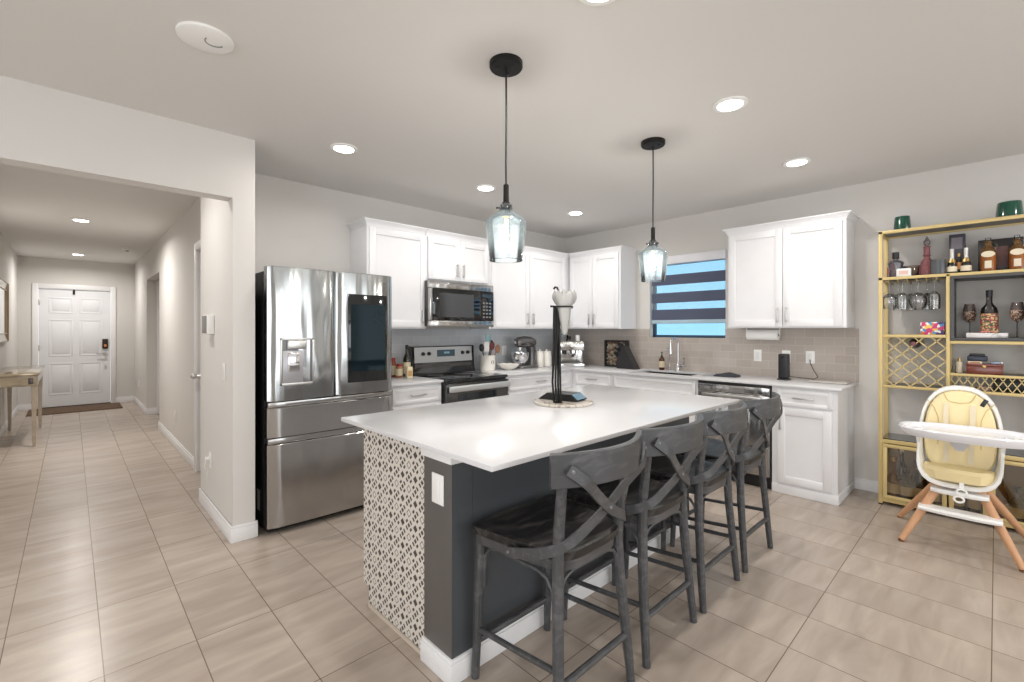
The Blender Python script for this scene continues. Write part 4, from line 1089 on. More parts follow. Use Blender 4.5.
# folded dark cloth on a rack beside the sink
t = T('dish_cloth', 'folded charcoal dish cloth on the counter right of the sink', 'cloth', (4.60, 1.80, CT))
m = M(); n = 14
g = {}
for i in range(n+1):
    for j in range(n+1):
        u, v = i/n, j/n
        h_ = .012+.03*math.exp(-((u-.45)**2+(v-.35)**2)*9)+.008*math.sin(9*u+4*v)*(u*(1-u)*4)
        g[i, j] = m.b.verts.new((4.52+.15*u, 1.70+.20*v, CT+max(.006, h_)))
for i in range(n):
    for j in range(n): m.b.faces.new((g[i, j], g[i+1, j], g[i+1, j+1], g[i, j+1]))
bot = [m.b.verts.new((4.52+.15*u, 1.70+.20*v, CT+.0005)) for u, v in ((0, 0), (1, 0), (1, 1), (0, 1))]
m.b.faces.new(bot[::-1])
for side, (a, b_) in (([g[i, 0] for i in range(n+1)], (bot[0], bot[1])), ([g[n, j] for j in range(n+1)], (bot[1], bot[2])), ([g[i, n] for i in range(n, -1, -1)], (bot[2], bot[3])), ([g[0, j] for j in range(n, -1, -1)], (bot[3], bot[0]))):
    m.b.faces.new(side[::-1]+[a, b_])
t.part('cloth', m, mat('charcoal_cloth', (58, 60, 66), .9, noise=.1), label=None)
t = T('soap_tray', 'thin grey drying tray next to the folded charcoal cloth', 'tray', (4.55, 1.93, CT))
t.part('tray', M().box(4.50, 4.66, 1.905, 2.00, CT, CT+.008, .003), mat('grey_silicone', (150, 150, 152), .6))
# paper towel roll under the wall cabinet
t = T('paper_towel_roll', 'white paper towel roll mounted under the right wall cabinet', 'paper towel', (4.745, 1.53, 1.32))
t.part('roll', M().tube([(4.745, 1.395, 1.318), (4.745, 1.665, 1.318)], .047, 28), mat('paper_towel', (240, 239, 236), .9, bump=.3))
t.part('core', M().tube([(4.745, 1.385, 1.318), (4.745, 1.675, 1.318)], .012, 12), GREYP)
for yy in (1.385, 1.675): t.part('bracket', M().box(4.737, 4.753, yy-.003, yy+.003, 1.31, 1.3835, .001), WHITEP)
# black smart speaker and its cord, glass board at the counter end
t = T('smart_speaker', 'tall black box-shaped speaker on the counter before the outlets', 'speaker', (4.66, 1.325, CT))
t.part('body', M().box(4.625, 4.70, 1.285, 1.365, CT+.012, CT+.235, .012, 3), BLACKP)
t.part('base', M().box(4.618, 4.707, 1.278, 1.372, CT, CT+.012, .004), UB)
t.part('camera_lens', M().tube([(4.625, 1.325, CT+.205), (4.621, 1.325, CT+.205)], .012, 14), BLACKG)
t.part('cord', M().tube([(4.70, 1.29, CT+.03), (4.74, 1.20, CT+.02), (4.78, 1.12, CT+.012), (4.83, 1.10, CT+.03), (4.862, 1.14, CT+.08), (4.874, 1.172, CT+.15), (4.88, 1.175, CT+.18)], .003, 6), BLACKP)
t = T('cutting_board', 'pale thin cutting board lying at the right end of the counter', 'cutting board', (4.68, .98, CT))
t.part('board', M().box(4.60, 4.79, .85, 1.13, CT, CT+.009, .004), mat('pale_marble_board', (206, 200, 194), .25, noise=.06, nscale=12))
t.part('rubber_edge', M().box(4.598, 4.792, .848, 1.132, CT+.002, CT+.005, .001), GREYP)

# ------------------------------------------------------------------ island centrepiece
ZTOP = .9155
ic = (2.19, 1.84)
t = T('serving_board', 'round marble board on the island under the black scale', 'serving board', (ic[0], ic[1], ZTOP))
t.part('board', M().lathe([(.178, 0), (.182, .003), (.182, .013), (.178, .016), (.001, .016)], (ic[0], ic[1], ZTOP), 48), marble_mat('speckled_marble', (214, 206, 196), (160, 148, 138)))
for k in range(3):
    a = k*2*PI/3+.4; t.part('foot', M().lathe([(.01, -.0003), (.01, .0005)], (ic[0]+.15*math.cos(a), ic[1]+.15*math.sin(a), ZTOP), 10), GREYP)
zb = ZTOP+.0165
sc_a = math.radians(0)
t = T('kitchen_scale', 'black wedge-shaped kitchen scale with a slanted blue display on the marble board', 'kitchen scale', (ic[0]+.035, ic[1]+.035, zb), rz=math.radians(-78), local=True)
m = M().prism([(-.14, 0), (.10, 0), (.135, .004), (.085, .042), (-.075, .042)], -.065, .075, 'y')
t.part('body', m, BLACKP)
m = M().prism([(.0905, .0405), (.1305, .0095), (.1322, .0115), (.0922, .0425)], -.055, .065, 'y')
t.part('display', m, mat('scale_display_blue', (110, 140, 160), .2))
# decanter held in a tall black wire stand
SX_, SY_ = 2.095, 1.802
t = T('wire_stand', 'tall black bent-wire stand on the island holding a glass vase', 'stand', (SX_, SY_, zb), rz=math.radians(-44), local=True)
RC = (.040, 0, 1.503-zb)                                             # centre of the holding ring
t.part('base_ring', M().tube([(.024*math.cos(k*PI/12), .024*math.sin(k*PI/12), .004) for k in range(24)], .004, 8, closed=True), BLACKM)
for k, (x, y) in enumerate(((-.022, 0), (-.008, -.02), (.008, .02), (.018, -.008))):
    top = (-.022+.011*k, .004*(k % 2), RC[2])
    pts = [(x, y, .004), (x*1.15-.006, y*.8, .12), (x*.9-.004, y*.5, .30), (top[0]-.002, top[1], .45), top]
    if k == 2: pts += [(.004, .004, .62), (.005, .004, .665), (-.004, .004, .686), (-.016, .003, .688), (-.024, .002, .676)]
    t.part('wire', M().tube(pts, .0062, 8), BLACKM)
t.part('holding_ring', M().tube([(RC[0]+.048*math.cos(k*PI/16), .048*math.sin(k*PI/16), RC[2]) for k in range(32)], .0045, 8, closed=True), BLACKM)
t.part('ring_arm', M().tube([(-.045, 0, RC[2]+.003), (.09, 0, RC[2]-.004)], 0, flat=(.012, .004, (0, 1, 0))), BLACKM)
ca, sa_ = math.cos(math.radians(-44)), math.sin(math.radians(-44))
vx, vy = SX_+RC[0]*ca, SY_+RC[0]*sa_
t = T('glass_vase', 'ruffled pressed-glass cone vase held in the black wire stand', 'vase', (vx, vy, 1.343))
m = M(); seg = 40; rings = []
prof = [(.006, -.005), (.016, .0), (.020, .03), (.032, .09), (.041, .152), (.044, .165), (.062, .185), (.074, .21), (.072, .232), (.062, .248)]
for r, z in prof+[(r-.0035, z+.003) for r, z in prof[::-1] if r > .01]:
    w_ = max(0, (z-.16)/.11)
    rings.append(m.ring([(vx+r*(1+.06*w_*math.cos(10*2*PI*i/seg))*math.cos(2*PI*i/seg), vy+r*(1+.06*w_*math.cos(10*2*PI*i/seg))*math.sin(2*PI*i/seg), 1.343+z+.008*w_*math.cos(10*2*PI*i/seg)) for i in range(seg)]))
for a, b_ in zip(rings, rings[1:]): m.bridge(a, b_)
m.cap(rings[0], True)
t.part('vase', m, glass('pressed_glass', (.93, .93, .92), 1.6, .30, (.86, .85, .83)))

# ------------------------------------------------------------------ gold bar shelf
GX0, GX1 = 4.585, 4.875
GY = [.640, .242, -.172, -.570]                                     # posts, left to right
t = T('bar_shelf', 'tall gold metal bar shelf with wine lattice and glass-door cabinet', 'shelf', (4.73, .035, 0))
p_ = .013
for y in (GY[0]-p_, GY[3]+p_):
    for x in (GX0+p_, GX1-p_): t.part('post', M().box(x-p_, x+p_, y-p_, y+p_, .012, 2.135, .002), GOLDK)
    for x in (GX0+p_, GX1-p_): t.part('foot', M().lathe([(.014, .001), (.016, .004), (.012, .0125)], (x, y, 0), 12), BLACKP)
for y in (GY[1], GY[2]):
    for x in (GX0+p_, GX1-p_): t.part('divider', M().box(x-p_, x+p_, y-p_*.8, y+p_*.8, .515, 1.77, .002), GOLDK)
def level(nm, z, y0, y1, th=.022, board=DARKSHELF, depth0=GX0, depth1=GX1):
    m = M()
    m.box(depth0, depth0+.02, y0, y1, z-th, z, .002); m.box(depth1-.02, depth1, y0, y1, z-th, z, .002)
    m.box(depth0+.02, depth1-.02, y0, y0+.02, z-th, z, .002); m.box(depth0+.02, depth1-.02, y1-.02, y1, z-th, z, .002)
    o = t.part(nm, m, GOLDK)
    t.part('shelf_board', M().box(depth0+.018, depth1-.018, y0+.018, y1-.018, z-.012, z-.002), board, o)
level('top_shelf', 2.137, GY[3], GY[0], .024)
level('shelf', 1.775, GY[3], GY[0])
level('shelf', 1.330, GY[1]+.011, GY[0]-.027)
level('shelf', 1.288, GY[2]+.011, GY[1]-.011)
level('shelf', 1.055, GY[2]+.011, GY[1]-.011, .018)
level('shelf', 1.330, GY[3]+.027, GY[2]-.011)
level('shelf', .938, GY[3]+.027, GY[0]-.027, .02)
# lower cabinet
CZ0, CZ1 = .028, .515
m = M(); 
for z in (CZ0, CZ1-.03): m.box(GX0+.002, GX1, GY[3]+.002, GY[0]-.002, z, z+.03, .003)
t.part('cabinet_frame', m, GOLDK)
m = M(); m.box(GX1-.012, GX1-.004, GY[3]+.02, GY[0]-.02, CZ0+.03, CZ1-.03); t.part('cabinet_back', m, mat('bronze_back_panel', (140, 118, 84), .5, .2))
t.part('cabinet_top', M().box(GX0+.01, GX1-.01, GY[3]+.02, GY[0]-.02, CZ1, CZ1+.006), BLACKG)
t.part('cabinet_floor', M().box(GX0+.02, GX1-.01, GY[3]+.02, GY[0]-.02, CZ0+.03, CZ0+.034), DARKSHELF)
ds_ = [(.612, .247), (.237, .040), (.030, -.165), (-.175, -.545)]
for a, b_ in ds_:
    m = M(); fz_ = .026
    m.box(GX0-.012, GX0, b_, a, CZ0+.032, CZ0+.032+fz_, .003); m.box(GX0-.012, GX0, b_, a, CZ1-.034-fz_, CZ1-.034, .003)
    m.box(GX0-.012, GX0, a-fz_, a, CZ0+.032+fz_, CZ1-.034-fz_, .002); m.box(GX0-.012, GX0, b_, b_+fz_, CZ0+.032+fz_, CZ1-.034-fz_, .002)
    dr = t.part('door', m, GOLDK)
    t.part('glass', M().box(GX0-.007, GX0-.004, b_+fz_, a-fz_, CZ0+.032+fz_, CZ1-.034-fz_), SHELFGL, dr)
    t.part('handle', M().box(GX0-.026, GX0-.018, b_+.008, b_+.016, .24, .32, .002), GOLD, dr)
# lattice wine rack in the left bay: diagonal rods clipped to the bay, front and back
def lattice(y0, y1, z0, z1, py, pz, x, r):
    m = M()
    sl = pz/py
    for sgn in (1, -1):
        k = -30
        while k < 60:
            c0 = z0+k*pz
            pts = []
            for i in range(2):
                pass
            ya, yb_ = y0, y1
            f = lambda y: c0+sgn*sl*(y-y0)
            # clip
            za, zb_ = f(ya), f(yb_)
            lo, hi = min(za, zb_), max(za, zb_)
            if hi > z0 and lo < z1:
                def inv(z): return y0+(z-c0)/(sgn*sl)
                P = []
                for y in (ya, yb_):
                    if z0 <= f(y) <= z1: P.append((y, f(y)))
                for z in (z0, z1):
                    if ya < inv(z) < yb_: P.append((inv(z), z))
                if len(P) >= 2 and (abs(P[0][0]-P[-1][0]) > .01):
                    P.sort(); m.bar((x, P[0][0], P[0][1]), (x, P[-1][0], P[-1][1]), r, r)
            k += 1
    return m
for (a, b_) in ((GY[1]+.012, GY[0]-.026), (GY[3]+.026, GY[2]-.012)):
    t.part('lattice', lattice(a, b_, .938, 1.310, .098, .098, GX0+.012, .0065), GOLDK)
    t.part('rear_lattice', lattice(a, b_, .938, 1.310, .098, .098, GX1-.02, .005), GOLDK)
t.part('lattice', lattice(GY[2]+.012, GY[1]-.012, .938, 1.037, .043, .075, GX0+.012, .005), GOLDK)
# stemware rails under the first shelf in the outer bays
for base_ in (GY[0]-.06, GY[2]-.05):
    for k in range(6):
        y = base_-.055*k
        if y < GY[3]+.03 or (base_ > 0 and y < GY[1]+.02): continue
        t.part('stemware_rail', M().tube([(GX1-.02, y, 1.735), (GX0+.03, y, 1.735), (GX0+.01, y, 1.752)], .004, 6), GOLDK)
# dark open cube in the centre bay
m = M(); bx0, bx1 = GX0-.004, GX1-.01
m.box(bx0, bx1, GY[2]+.012, GY[1]-.012, 1.290, 1.310, .001); m.box(bx0, bx1, GY[2]+.012, GY[1]-.012, 1.732, 1.752, .001)
m.box(bx0, bx1, GY[1]-.032, GY[1]-.012, 1.31, 1.732); m.box(bx0, bx1, GY[2]+.012, GY[2]+.032, 1.31, 1.732)
t.part('display_cube', m, mat('charcoal_cube_board', (72, 72, 73), .45))

# pots on the top
GRN = mat('green_glazed_pot', (8, 76, 58), .18, noise=.15, nscale=6, coat=.6)
def pot(y, label, r=.058):
    t = T('plant_pot', label, 'pot', (4.70, y, 2.1375))
    t.part('pot', M().lathe([(r, 0), (r*1.0, .003), (r*.86, .106), (r*.83, .111), (r*.70, .109), (.001, .108)], (4.70, y, 2.1375), 32), GRN)
    t.part('rim', M().tube([(4.70+r*.99*math.cos(k*PI/18), y+r*.99*math.sin(k*PI/18), 2.1425) for k in range(36)], .0035, 6, closed=True), GRN)
pot(.508, 'green glazed pot at the left end of the shelf top', .055)
pot(-.062, 'green glazed pot right of centre on the shelf top', .07)

ZS = 1.7755
def q(*a): return a
WHISKY = glass('amber_spirit_glass', (.88, .68, .42), 1.3, .12, (.6, .34, .14))
PINKG = glass('pink_glass', (.72, .40, .42), 1.3, .25, (.65, .3, .32))
RUST = mat('rust_spirit_box', (138, 72, 62), .35)
LAB = mat('label_offwhite', (226, 214, 190), .6, noise=.08, nscale=60)
GOLDF = mat('gold_foil', (190, 158, 96), .3, .8)
DARKG = mat('dark_bottle_glass', (24, 22, 22), .1, coat=.6)
SILV = mat('silver_foil', (206, 204, 200), .3, .6)
t = T('carafe', 'reddish bottle at the far left of the upper shelf behind the clear decanter', 'bottle', (4.80, .60, ZS))
t.part('body', M().lathe([(.03, 0), (.032, .004), (.03, .09), (.012, .13), (.011, .15)], (4.80, .585, ZS), 16), mat('rose_bottle', (168, 96, 84), .2, coat=.4))
bottle('decanter', 'clear flared decanter with a square black stopper on the upper shelf', 'decanter', 4.70, .548, ZS, [(.042, 0), (.046, .005), (.038, .06), (.052, .115), (.046, .125), (.016, .14), (.014, .15)], glass('decanter_glass', (.72, .74, .80), 1.6, .12, (.5, .5, .55)), ([(.02, .148), (.022, .152), (.022, .20), (.001, .201)], BLACKP))
t = T('scented_candle', 'low white boxed candle in front of the clear decanter', 'candle', (4.63, .49, ZS))
t.part('jar', M().box(4.612, 4.650, .448, .535, ZS, ZS+.062, .006), WHITEP); t.part('label', M().box(4.6112, 4.612, .465, .518, ZS+.015, ZS+.045), mat('blush_label', (226, 190, 180), .6))
t = T('rocks_glass', 'wide smoky tumbler lying tilted behind the white candle', 'glass', (4.74, .44, ZS))
m = M().lathe([(.035, 0), (.04, .004), (.062, .09), (.058, .09), (.036, .01), (.001, .008)], (4.775, .458, ZS), 26); t.part('glass', m, glass('smoky_glass', (.78, .72, .68), 1.8, .12, (.6, .5, .45)))
bottle('decanter', 'tall pink glass decanter with a faceted pointed stopper', 'decanter', 4.72, .366, ZS, [(.048, 0), (.05, .004), (.047, .07), (.035, .11), (.02, .135), (.018, .15), (.027, .157), (.02, .163), (.018, .215), (.024, .225)], PINKG,
       ([(.010, .225), (.018, .24), (.022, .262), (.012, .28), (.001, .305)], glass('stopper_glass', (.6, .56, .58), 2, .2, (.5, .45, .47))), seg=10)
t = T('candle_jar', 'dark grey ribbed candle jar right of the pink decanter', 'candle', (4.635, .298, ZS))
t.part('jar', M().lathe([(.042, 0), (.045, .003), (.045, .098), (.042, .102), (.040, .098), (.001, .094)], (4.635, .298, ZS), 26), mat('smoked_jar', (78, 80, 84), .2, coat=.3)); t.part('lid', M().lathe([(.0455, .0985), (.0455, .108), (.001, .109)], (4.635, .298, ZS), 26), DKSTEEL)
MB_ = [(.026, 0), (.028, .004), (.028, .055), (.020, .085), (.012, .11), (.010, .12)]
for i, (x, y, lb) in enumerate(((4.64, .224, 'left mini sparkling wine bottle with silver foil neck on the upper shelf'), (4.64, .150, 'right mini sparkling wine bottle with silver foil neck on the upper shelf'))):
    tt = bottle('mini_wine_bottle', lb, 'bottle', x, y, ZS, MB_, DARKG, ([(.014, .095), (.012, .12), (.013, .178), (.001, .18)], SILV), (.0284, .012, .05, LAB), group='mini sparkling wine bottles')
    tt.part('neck_label', M().lathe([(.0228, .078), (.0238, .079), (.0165, .105), (.015, .105)], (x, y, ZS), 18), GOLDF)
bottle('mini_bottle', 'tiny gold-capped liqueur bottle between the two mini wine bottles', 'bottle', 4.66, .187, ZS, [(.014, 0), (.016, .003), (.016, .09), (.008, .115), (.008, .125)], DARKG, ([(.010, .122), (.010, .145), (.001, .146)], GOLDF), (.0162, .03, .08, mat('orange_label', (200, 140, 80), .5)))
t = T('gift_box', 'tall dark grey liquor box behind the mini wine bottles', 'box', (4.79, .20, ZS))
t.part('carton', M().box(4.75, 4.83, .158, .245, ZS, ZS+.30, .003), mat('slate_carton', (62, 62, 72), .45)); t.part('crest', M().box(4.7492, 4.75, .173, .232, ZS+.19, ZS+.275, .0), mat('crest_grey', (116, 110, 118), .5))
t = T('gift_box', 'low wide black liquor box between the two amber jug bottles', 'box', (4.79, -.01, ZS))
t.part('carton', M().box(4.74, 4.84, -.13, .092, ZS, ZS+.235, .003), mat('black_carton', (32, 29, 30), .3)); t.part('emblem', M().box(4.7392, 4.74, -.055, .03, ZS+.03, ZS+.18), mat('carton_print', (92, 58, 54), .5, noise=.4, nscale=30))
def jug(y, lb):
    tt = bottle('whiskey_bottle', lb, 'bottle', 4.66, y, ZS, [(.038, 0), (.042, .005), (.043, .10), (.041, .135), (.028, .165), (.017, .178), (.016, .20), (.019, .203), (.019, .21)], WHISKY, ([(.014, .205), (.015, .235), (.001, .236)], GLASS), group=None)
    tt.part('whiskey', M().lathe([(.036, .004), (.039, .01), (.040, .115), (.001, .116)], (4.66, y, ZS), 20), mat('whiskey_liquid', (190, 116, 52), .2, coat=.3))
    m = M(); m.lathe([(.030, 0), (.030, .002), (.001, .002)], (0, 0, 0), 22, 1.15, .72); m.xf(lambda v: (4.66-.0425-v.z, y+v.x, ZS+.118+v.y)); tt.part('oval_label', m, LAB)
    tt.part('label', M().box(4.6150, 4.6170, y-.017, y+.017, ZS+.02, ZS+.072), LAB)
    tt.part('jug_handle', M().tube([(4.66, y-.018, ZS+.20), (4.66, y-.036, ZS+.195), (4.66, y-.042, ZS+.17), (4.66, y-.036, ZS+.15)], .0045, 8), GLASS)
jug(.040, 'amber whiskey jug left of the low black box on the upper shelf'); jug(-.098, 'amber whiskey jug right of the low black box on the upper shelf')

# stemware hanging from the rails, each upside down
def wineglass(name, x, y, ztop, bowl, label, group, mt=GLASS, stem=.085, up=False, foot=.034, stemmat=None, bowlmat=None):
    """up=False hangs from its foot at ztop; up=True stands on ztop"""
    t = T(name, label, 'wine glass', (x, y, ztop), group=group)
    sg = 1 if up else -1
    def z(v): return sg*v
    def L(pr): return M().lathe([(r, z(v)) for r, v in pr], (x, y, ztop), 22)
    t.part('foot', L([(.001, .0), (foot, .0), (foot, .002), (.006, .006), (.0035, .012)]), stemmat or mt)
    t.part('stem', L([(.0035, .010), (.003, stem*.5), (.0035, stem)]), stemmat or mt)
    t.part('bowl', L([(.004, stem)]+[(r, stem+v) for r, v in bowl]+[(r-.0015, stem+v) for r, v in bowl[::-1]]), bowlmat or mt)
    return t
round_b = [(.024, .008), (.05, .03), (.056, .06), (.053, .09), (.042, .12)]
tall_b = [(.016, .006), (.031, .022), (.035, .055), (.035, .10), (.032, .13)]
CG = glass('stemware_glass', (.965, .97, .97), 2.4, .05, (.95, .95, .95))
for k, (y, x, bw_, lb) in enumerate(((.582, 4.66, round_b, 'round wine glass hanging at the left end of the glass rack'), (.500, 4.63, tall_b, 'tall narrow wine glass hanging second from left in the rack'),
        (.412, 4.665, round_b, 'round wine glass hanging third from left in the rack'), (.318, 4.63, tall_b, 'tall narrow wine glass hanging at the right end of the rack'),
        (.545, 4.80, tall_b, 'wine glass hanging at the back left of the rack'), (.465, 4.79, tall_b, 'wine glass hanging at the back centre of the rack'), (.37, 4.80, tall_b, 'wine glass hanging at the back right of the rack'))):
    wineglass('wine_glass', x, y, 1.748, bw_, lb, 'wine glasses hanging in the rack', CG, stem=.095)
t = T('card_game_box', 'colourful patterned box under the hanging wine glasses', 'box', (4.66, .322, 1.3305))
t.part('box', M().box(4.62, 4.70, .262, .395, 1.3305, 1.424, .002), patch_mat('bright_box_print', [(204, 60, 118), (240, 196, 90), (80, 150, 196), (240, 240, 232), (224, 120, 60), (90, 60, 120)], 48))
t = T('wine_bottle', 'dark wine bottle lying in the gold lattice, cork end forward', 'bottle', (4.72, .432, 1.215))
m = M().lathe([(.036, 0), (.038, .004), (.038, .17), (.028, .2), (.015, .225), (.014, .27)], (0, 0, 0), 22)
m.xf(lambda v: (4.86-v.z, .432+v.x, 1.262+v.y)); t.part('body', m, DARKG)
m = M().lathe([(.0155, .235), (.0155, .285), (.001, .286)], (0, 0, 0), 16); m.xf(lambda v: (4.86-v.z, .432+v.x, 1.262+v.y)); t.part('foil_cap', m, mat('maroon_foil', (110, 62, 70), .35, .3))

# display cube: marble block, black bottle with a floral label, two goblets, beads
t = T('marble_block', 'flat white marble block in the dark cube under the black bottle', 'block', (4.68, .035, 1.3105))
t.part('block', M().box(4.62, 4.74, -.055, .150, 1.3105, 1.345, .003), marble_mat('white_marble_block', (228, 224, 222), (170, 166, 166)))
FLOR = patch_mat('floral_label_print', [(196, 170, 110), (180, 72, 80), (206, 188, 140), (60, 82, 56), (90, 96, 70), (150, 60, 66)], 110)
tt = bottle('liquor_bottle', 'black bottle with a floral label on the white marble block', 'bottle', 4.69, .035, 1.3452, [(.040, 0), (.044, .004), (.045, .15), (.040, .175), (.022, .20), (.0165, .215), (.016, .29), (.018, .292)], DARKG, ([(.0175, .255), (.0185, .30), (.001, .302)], BLACKP), (.0453, .012, .135, FLOR))
t = T('bead_garland', 'pinkish bead garland lying at the foot of the black floral bottle', 'beads', (4.635, .035, 1.3452))
for k in range(9):
    a = PI*(k/8); t.part('bead', M().sphere((4.632+.004*(k % 2), .035+.038*math.cos(a), 1.352+.002*(k % 3)), .0072, seg=8), mat('pink_bead_%s' % 'abcdefghi'[k], (206, 120+6*k, 124), .4))
egg_b = [(.012, .004), (.028, .022), (.036, .055), (.035, .09), (.028, .135)]
PAIS = glass('painted_goblet_glass', (.42, .34, .30), 1.2, .45, (.45, .36, .32)); 
for y, lb in ((.150, 'dark painted goblet left of the black floral bottle'), (-.092, 'dark painted goblet right of the black floral bottle')):
    # they stand on the cube's floor just outside the block
    yy = .137 if y > 0 else -.098
    gx = 4.79 if y > 0 else 4.70
    tt = wineglass('goblet', gx, yy, 1.3105, egg_b, lb, 'painted goblets in the dark cube', PAIS, stem=.11, up=True, stemmat=DARKG, bowlmat=glass('goblet_rim_glass_%s' % ('a' if y > 0 else 'b'), (.75, .70, .66), 2, .15, (.6, .5, .5)))
    tt.part('painted_band', M().lathe([(.0125, .113), (.0288, .132), (.0367, .165), (.0362, .19)], (gx, yy, 1.3105), 22), patch_mat('goblet_paint_%s' % ('a' if y > 0 else 'b'), [(60, 50, 46), (176, 150, 126), (92, 70, 60), (196, 176, 156), (120, 70, 64)], 130))

# lower centre shelf: cigar box and friends
Z4 = 1.0555
CIG = mat('mahogany_box', (112, 50, 36), .3, noise=.15, nscale=20, coat=.3)
t = T('cigar_box', 'reddish mahogany cigar box on the shelf above the small lattice', 'box', (4.68, .06, Z4))
t.part('box', M().box(4.62, 4.75, -.032, .148, Z4, Z4+.055, .003), CIG); t.part('lid', M().box(4.617, 4.753, -.035, .151, Z4+.056, Z4+.072, .003), CIG); t.part('clasp', M().box(4.613, 4.617, .05, .068, Z4+.045, Z4+.062, .001), GOLDF)
t = T('card_deck', 'small cream pack lying on the mahogany cigar box', 'box', (4.67, .10, Z4+.0725)); t.part('pack', M().box(4.63, 4.71, .07, .14, Z4+.0725, Z4+.088, .002), PAPER); t.part('stripe', M().box(4.6295, 4.63, .08, .13, Z4+.076, Z4+.084), mat('copper_print', (170, 104, 76), .5))
t = T('leather_case', 'dark navy case stacked on the cream pack over the cigar box', 'case', (4.67, .09, Z4+.0885)); t.part('case', M().box(4.63, 4.72, .042, .145, Z4+.0885, Z4+.125, .008), mat('navy_leather', (40, 46, 62), .4)); t.part('lid', M().box(4.64, 4.71, .055, .135, Z4+.1255, Z4+.14, .004), UB)
t = T('lighter', 'small silver lighter lying at the right end of the cigar box', 'lighter', (4.66, .0, Z4+.0725)); t.part('body', M().box(4.64, 4.68, -.022, .028, Z4+.0725, Z4+.088, .002), mat('blue_grey_tin', (130, 142, 160), .3, .5)); t.part('cap', M().box(4.64, 4.68, -.030, -.0222, Z4+.0725, Z4+.088, .002), SILV)
bottle('perfume_bottle', 'small cream bottle left of the mahogany cigar box', 'bottle', 4.66, .185, Z4, [(.016, 0), (.018, .003), (.018, .07), (.009, .082)], LAB, ([(.009, .08), (.009, .105), (.001, .106)], GOLDF))
bottle('glass_vial', 'small clear tapered vial at the left end of the cigar box shelf', 'bottle', 4.70, .215, Z4, [(.014, 0), (.016, .003), (.006, .06), (.006, .085)], GLASS, ([(.007, .083), (.007, .095), (.001, .096)], GREYP))
t = T('ashtray', 'small pale dish behind the small gold lattice', 'dish', (4.67, .06, .9385)); t.part('dish', M().lathe([(.03, 0), (.045, .025), (.041, .025), (.028, .005), (.001, .004)], (4.67, .06, .9385), 22), mat('pale_pink_dish', (216, 186, 176), .4)); t.part('foot_ring', M().lathe([(.02, 0), (.026, 0), (.026, .004), (.02, .004)], (4.67, .06, .9381), 18), CER)
t = T('coaster_box', 'black box behind the right half of the small gold lattice', 'box', (4.72, -.05, .9385)); t.part('box', M().box(4.68, 4.78, -.14, .02, .9385, 1.01, .003), BLACKP); t.part('lid', M().box(4.678, 4.782, -.142, .022, 1.0105, 1.022, .002), UB)

# bottles behind the smoked glass doors
random.seed(11)
kinds = [([(.036, 0), (.038, .004), (.038, .13), (.02, .165), (.014, .18), (.014, .235)], WHISKY, 'amber'), ([(.034, 0), (.036, .004), (.036, .17), (.018, .2), (.013, .22), (.013, .28)], DARKG, 'dark'),
         ([(.042, 0), (.044, .004), (.044, .10), (.03, .13), (.015, .145), (.015, .19)], glass('clear_spirit_glass', (.8, .8, .76), 1.8, .12, (.7, .68, .6)), 'clear')]
zf = CZ0+.0345
for k, (y, x, ki, cm, lb) in enumerate(((.555, 4.64, 0, GOLDF, 'amber bottle with gold cap nearest the left edge of the gold cabinet'), (.475, 4.66, 2, BLACKP, 'clear squat bottle second from left behind the left cabinet door'),
        (.395, 4.64, 1, REDC, 'dark red-capped bottle behind the middle of the left cabinet door'), (.315, 4.66, 0, BLACKP, 'amber black-capped bottle at the right of the left cabinet door'),
        (.52, 4.77, 1, SILV, 'dark silver-capped bottle at the back left of the gold cabinet'), (.43, 4.78, 0, BLACKP, 'amber bottle at the back of the left cabinet door'),
        (.20, 4.65, 2, GOLDF, 'clear gold-capped bottle behind the high chair legs in the cabinet'), (.11, 4.66, 1, BLACKP, 'dark bottle behind the steps of the high chair in the cabinet'),
        (-.02, 4.65, 0, SILV, 'amber silver-capped bottle right of centre in the gold cabinet'), (-.10, 4.66, 2, BLACKP, 'clear bottle behind the right high chair leg in the cabinet'))):
    pr, mt, _ = kinds[ki]; top = pr[-1][1]; hs = 1.12 if k % 2 else 1.25
    pr = [(r, z*hs) for r, z in pr]; top *= hs
    bottle('liquor_bottle', lb, 'bottle', x, y, zf, pr, mt, ([(pr[-1][0]+.002, top-.015), (pr[-1][0]+.002, top+.02), (.001, top+.021)], cm), (pr[1][0]+.0005, .03*hs, .09*hs, LAB if k % 3 else PAPER), group='liquor bottles in the gold cabinet', seg=16)

# ------------------------------------------------------------------ high chair, facing the kitchen (-X)
HX, HY = 4.12, .165
t = T('high_chair', 'cream and white high chair on splayed beech legs before the gold shelf', 'high chair', (HX, HY, 0))
def outline(hw_b, hw_m, z0, z1, n=40, e=3.0, grow=0):
    """rounded tall outline: wide through the middle, arched at the top"""
    pts = []
    zc = z0+(z1-z0)*.42
    for k in range(n):
        a = 2*PI*k/n; c_, s_ = math.cos(a), math.sin(a)
        ee = 2.5 if s_ > 0 else 3.6
        q_ = (abs(c_)**ee+abs(s_)**ee)**(-1/ee)
        y = c_*q_*(hw_m+grow); z = s_*q_
        z = zc+(z*(z1-zc+grow) if z > 0 else z*(zc-z0+grow))
        pts.append((y, z))
    return pts
def backx(z): return 4.10+.20*max(0, z-.50)
OUT = outline(.19, .198, .388, 1.0)
def fwd(z):
    f = max(0, min(1, (.70-z)/.24)); return .012+.165*f*f*(3-2*f)
def rg(s_, dx, k=1.0, back=False):
    out = []
    for y, z in OUT:
        zz = .69+(z-.69)*s_; out.append((backx(zz)+(.06 if back else -fwd(zz)*k)+dx, HY+y*s_, zz))
    return out
m = M()
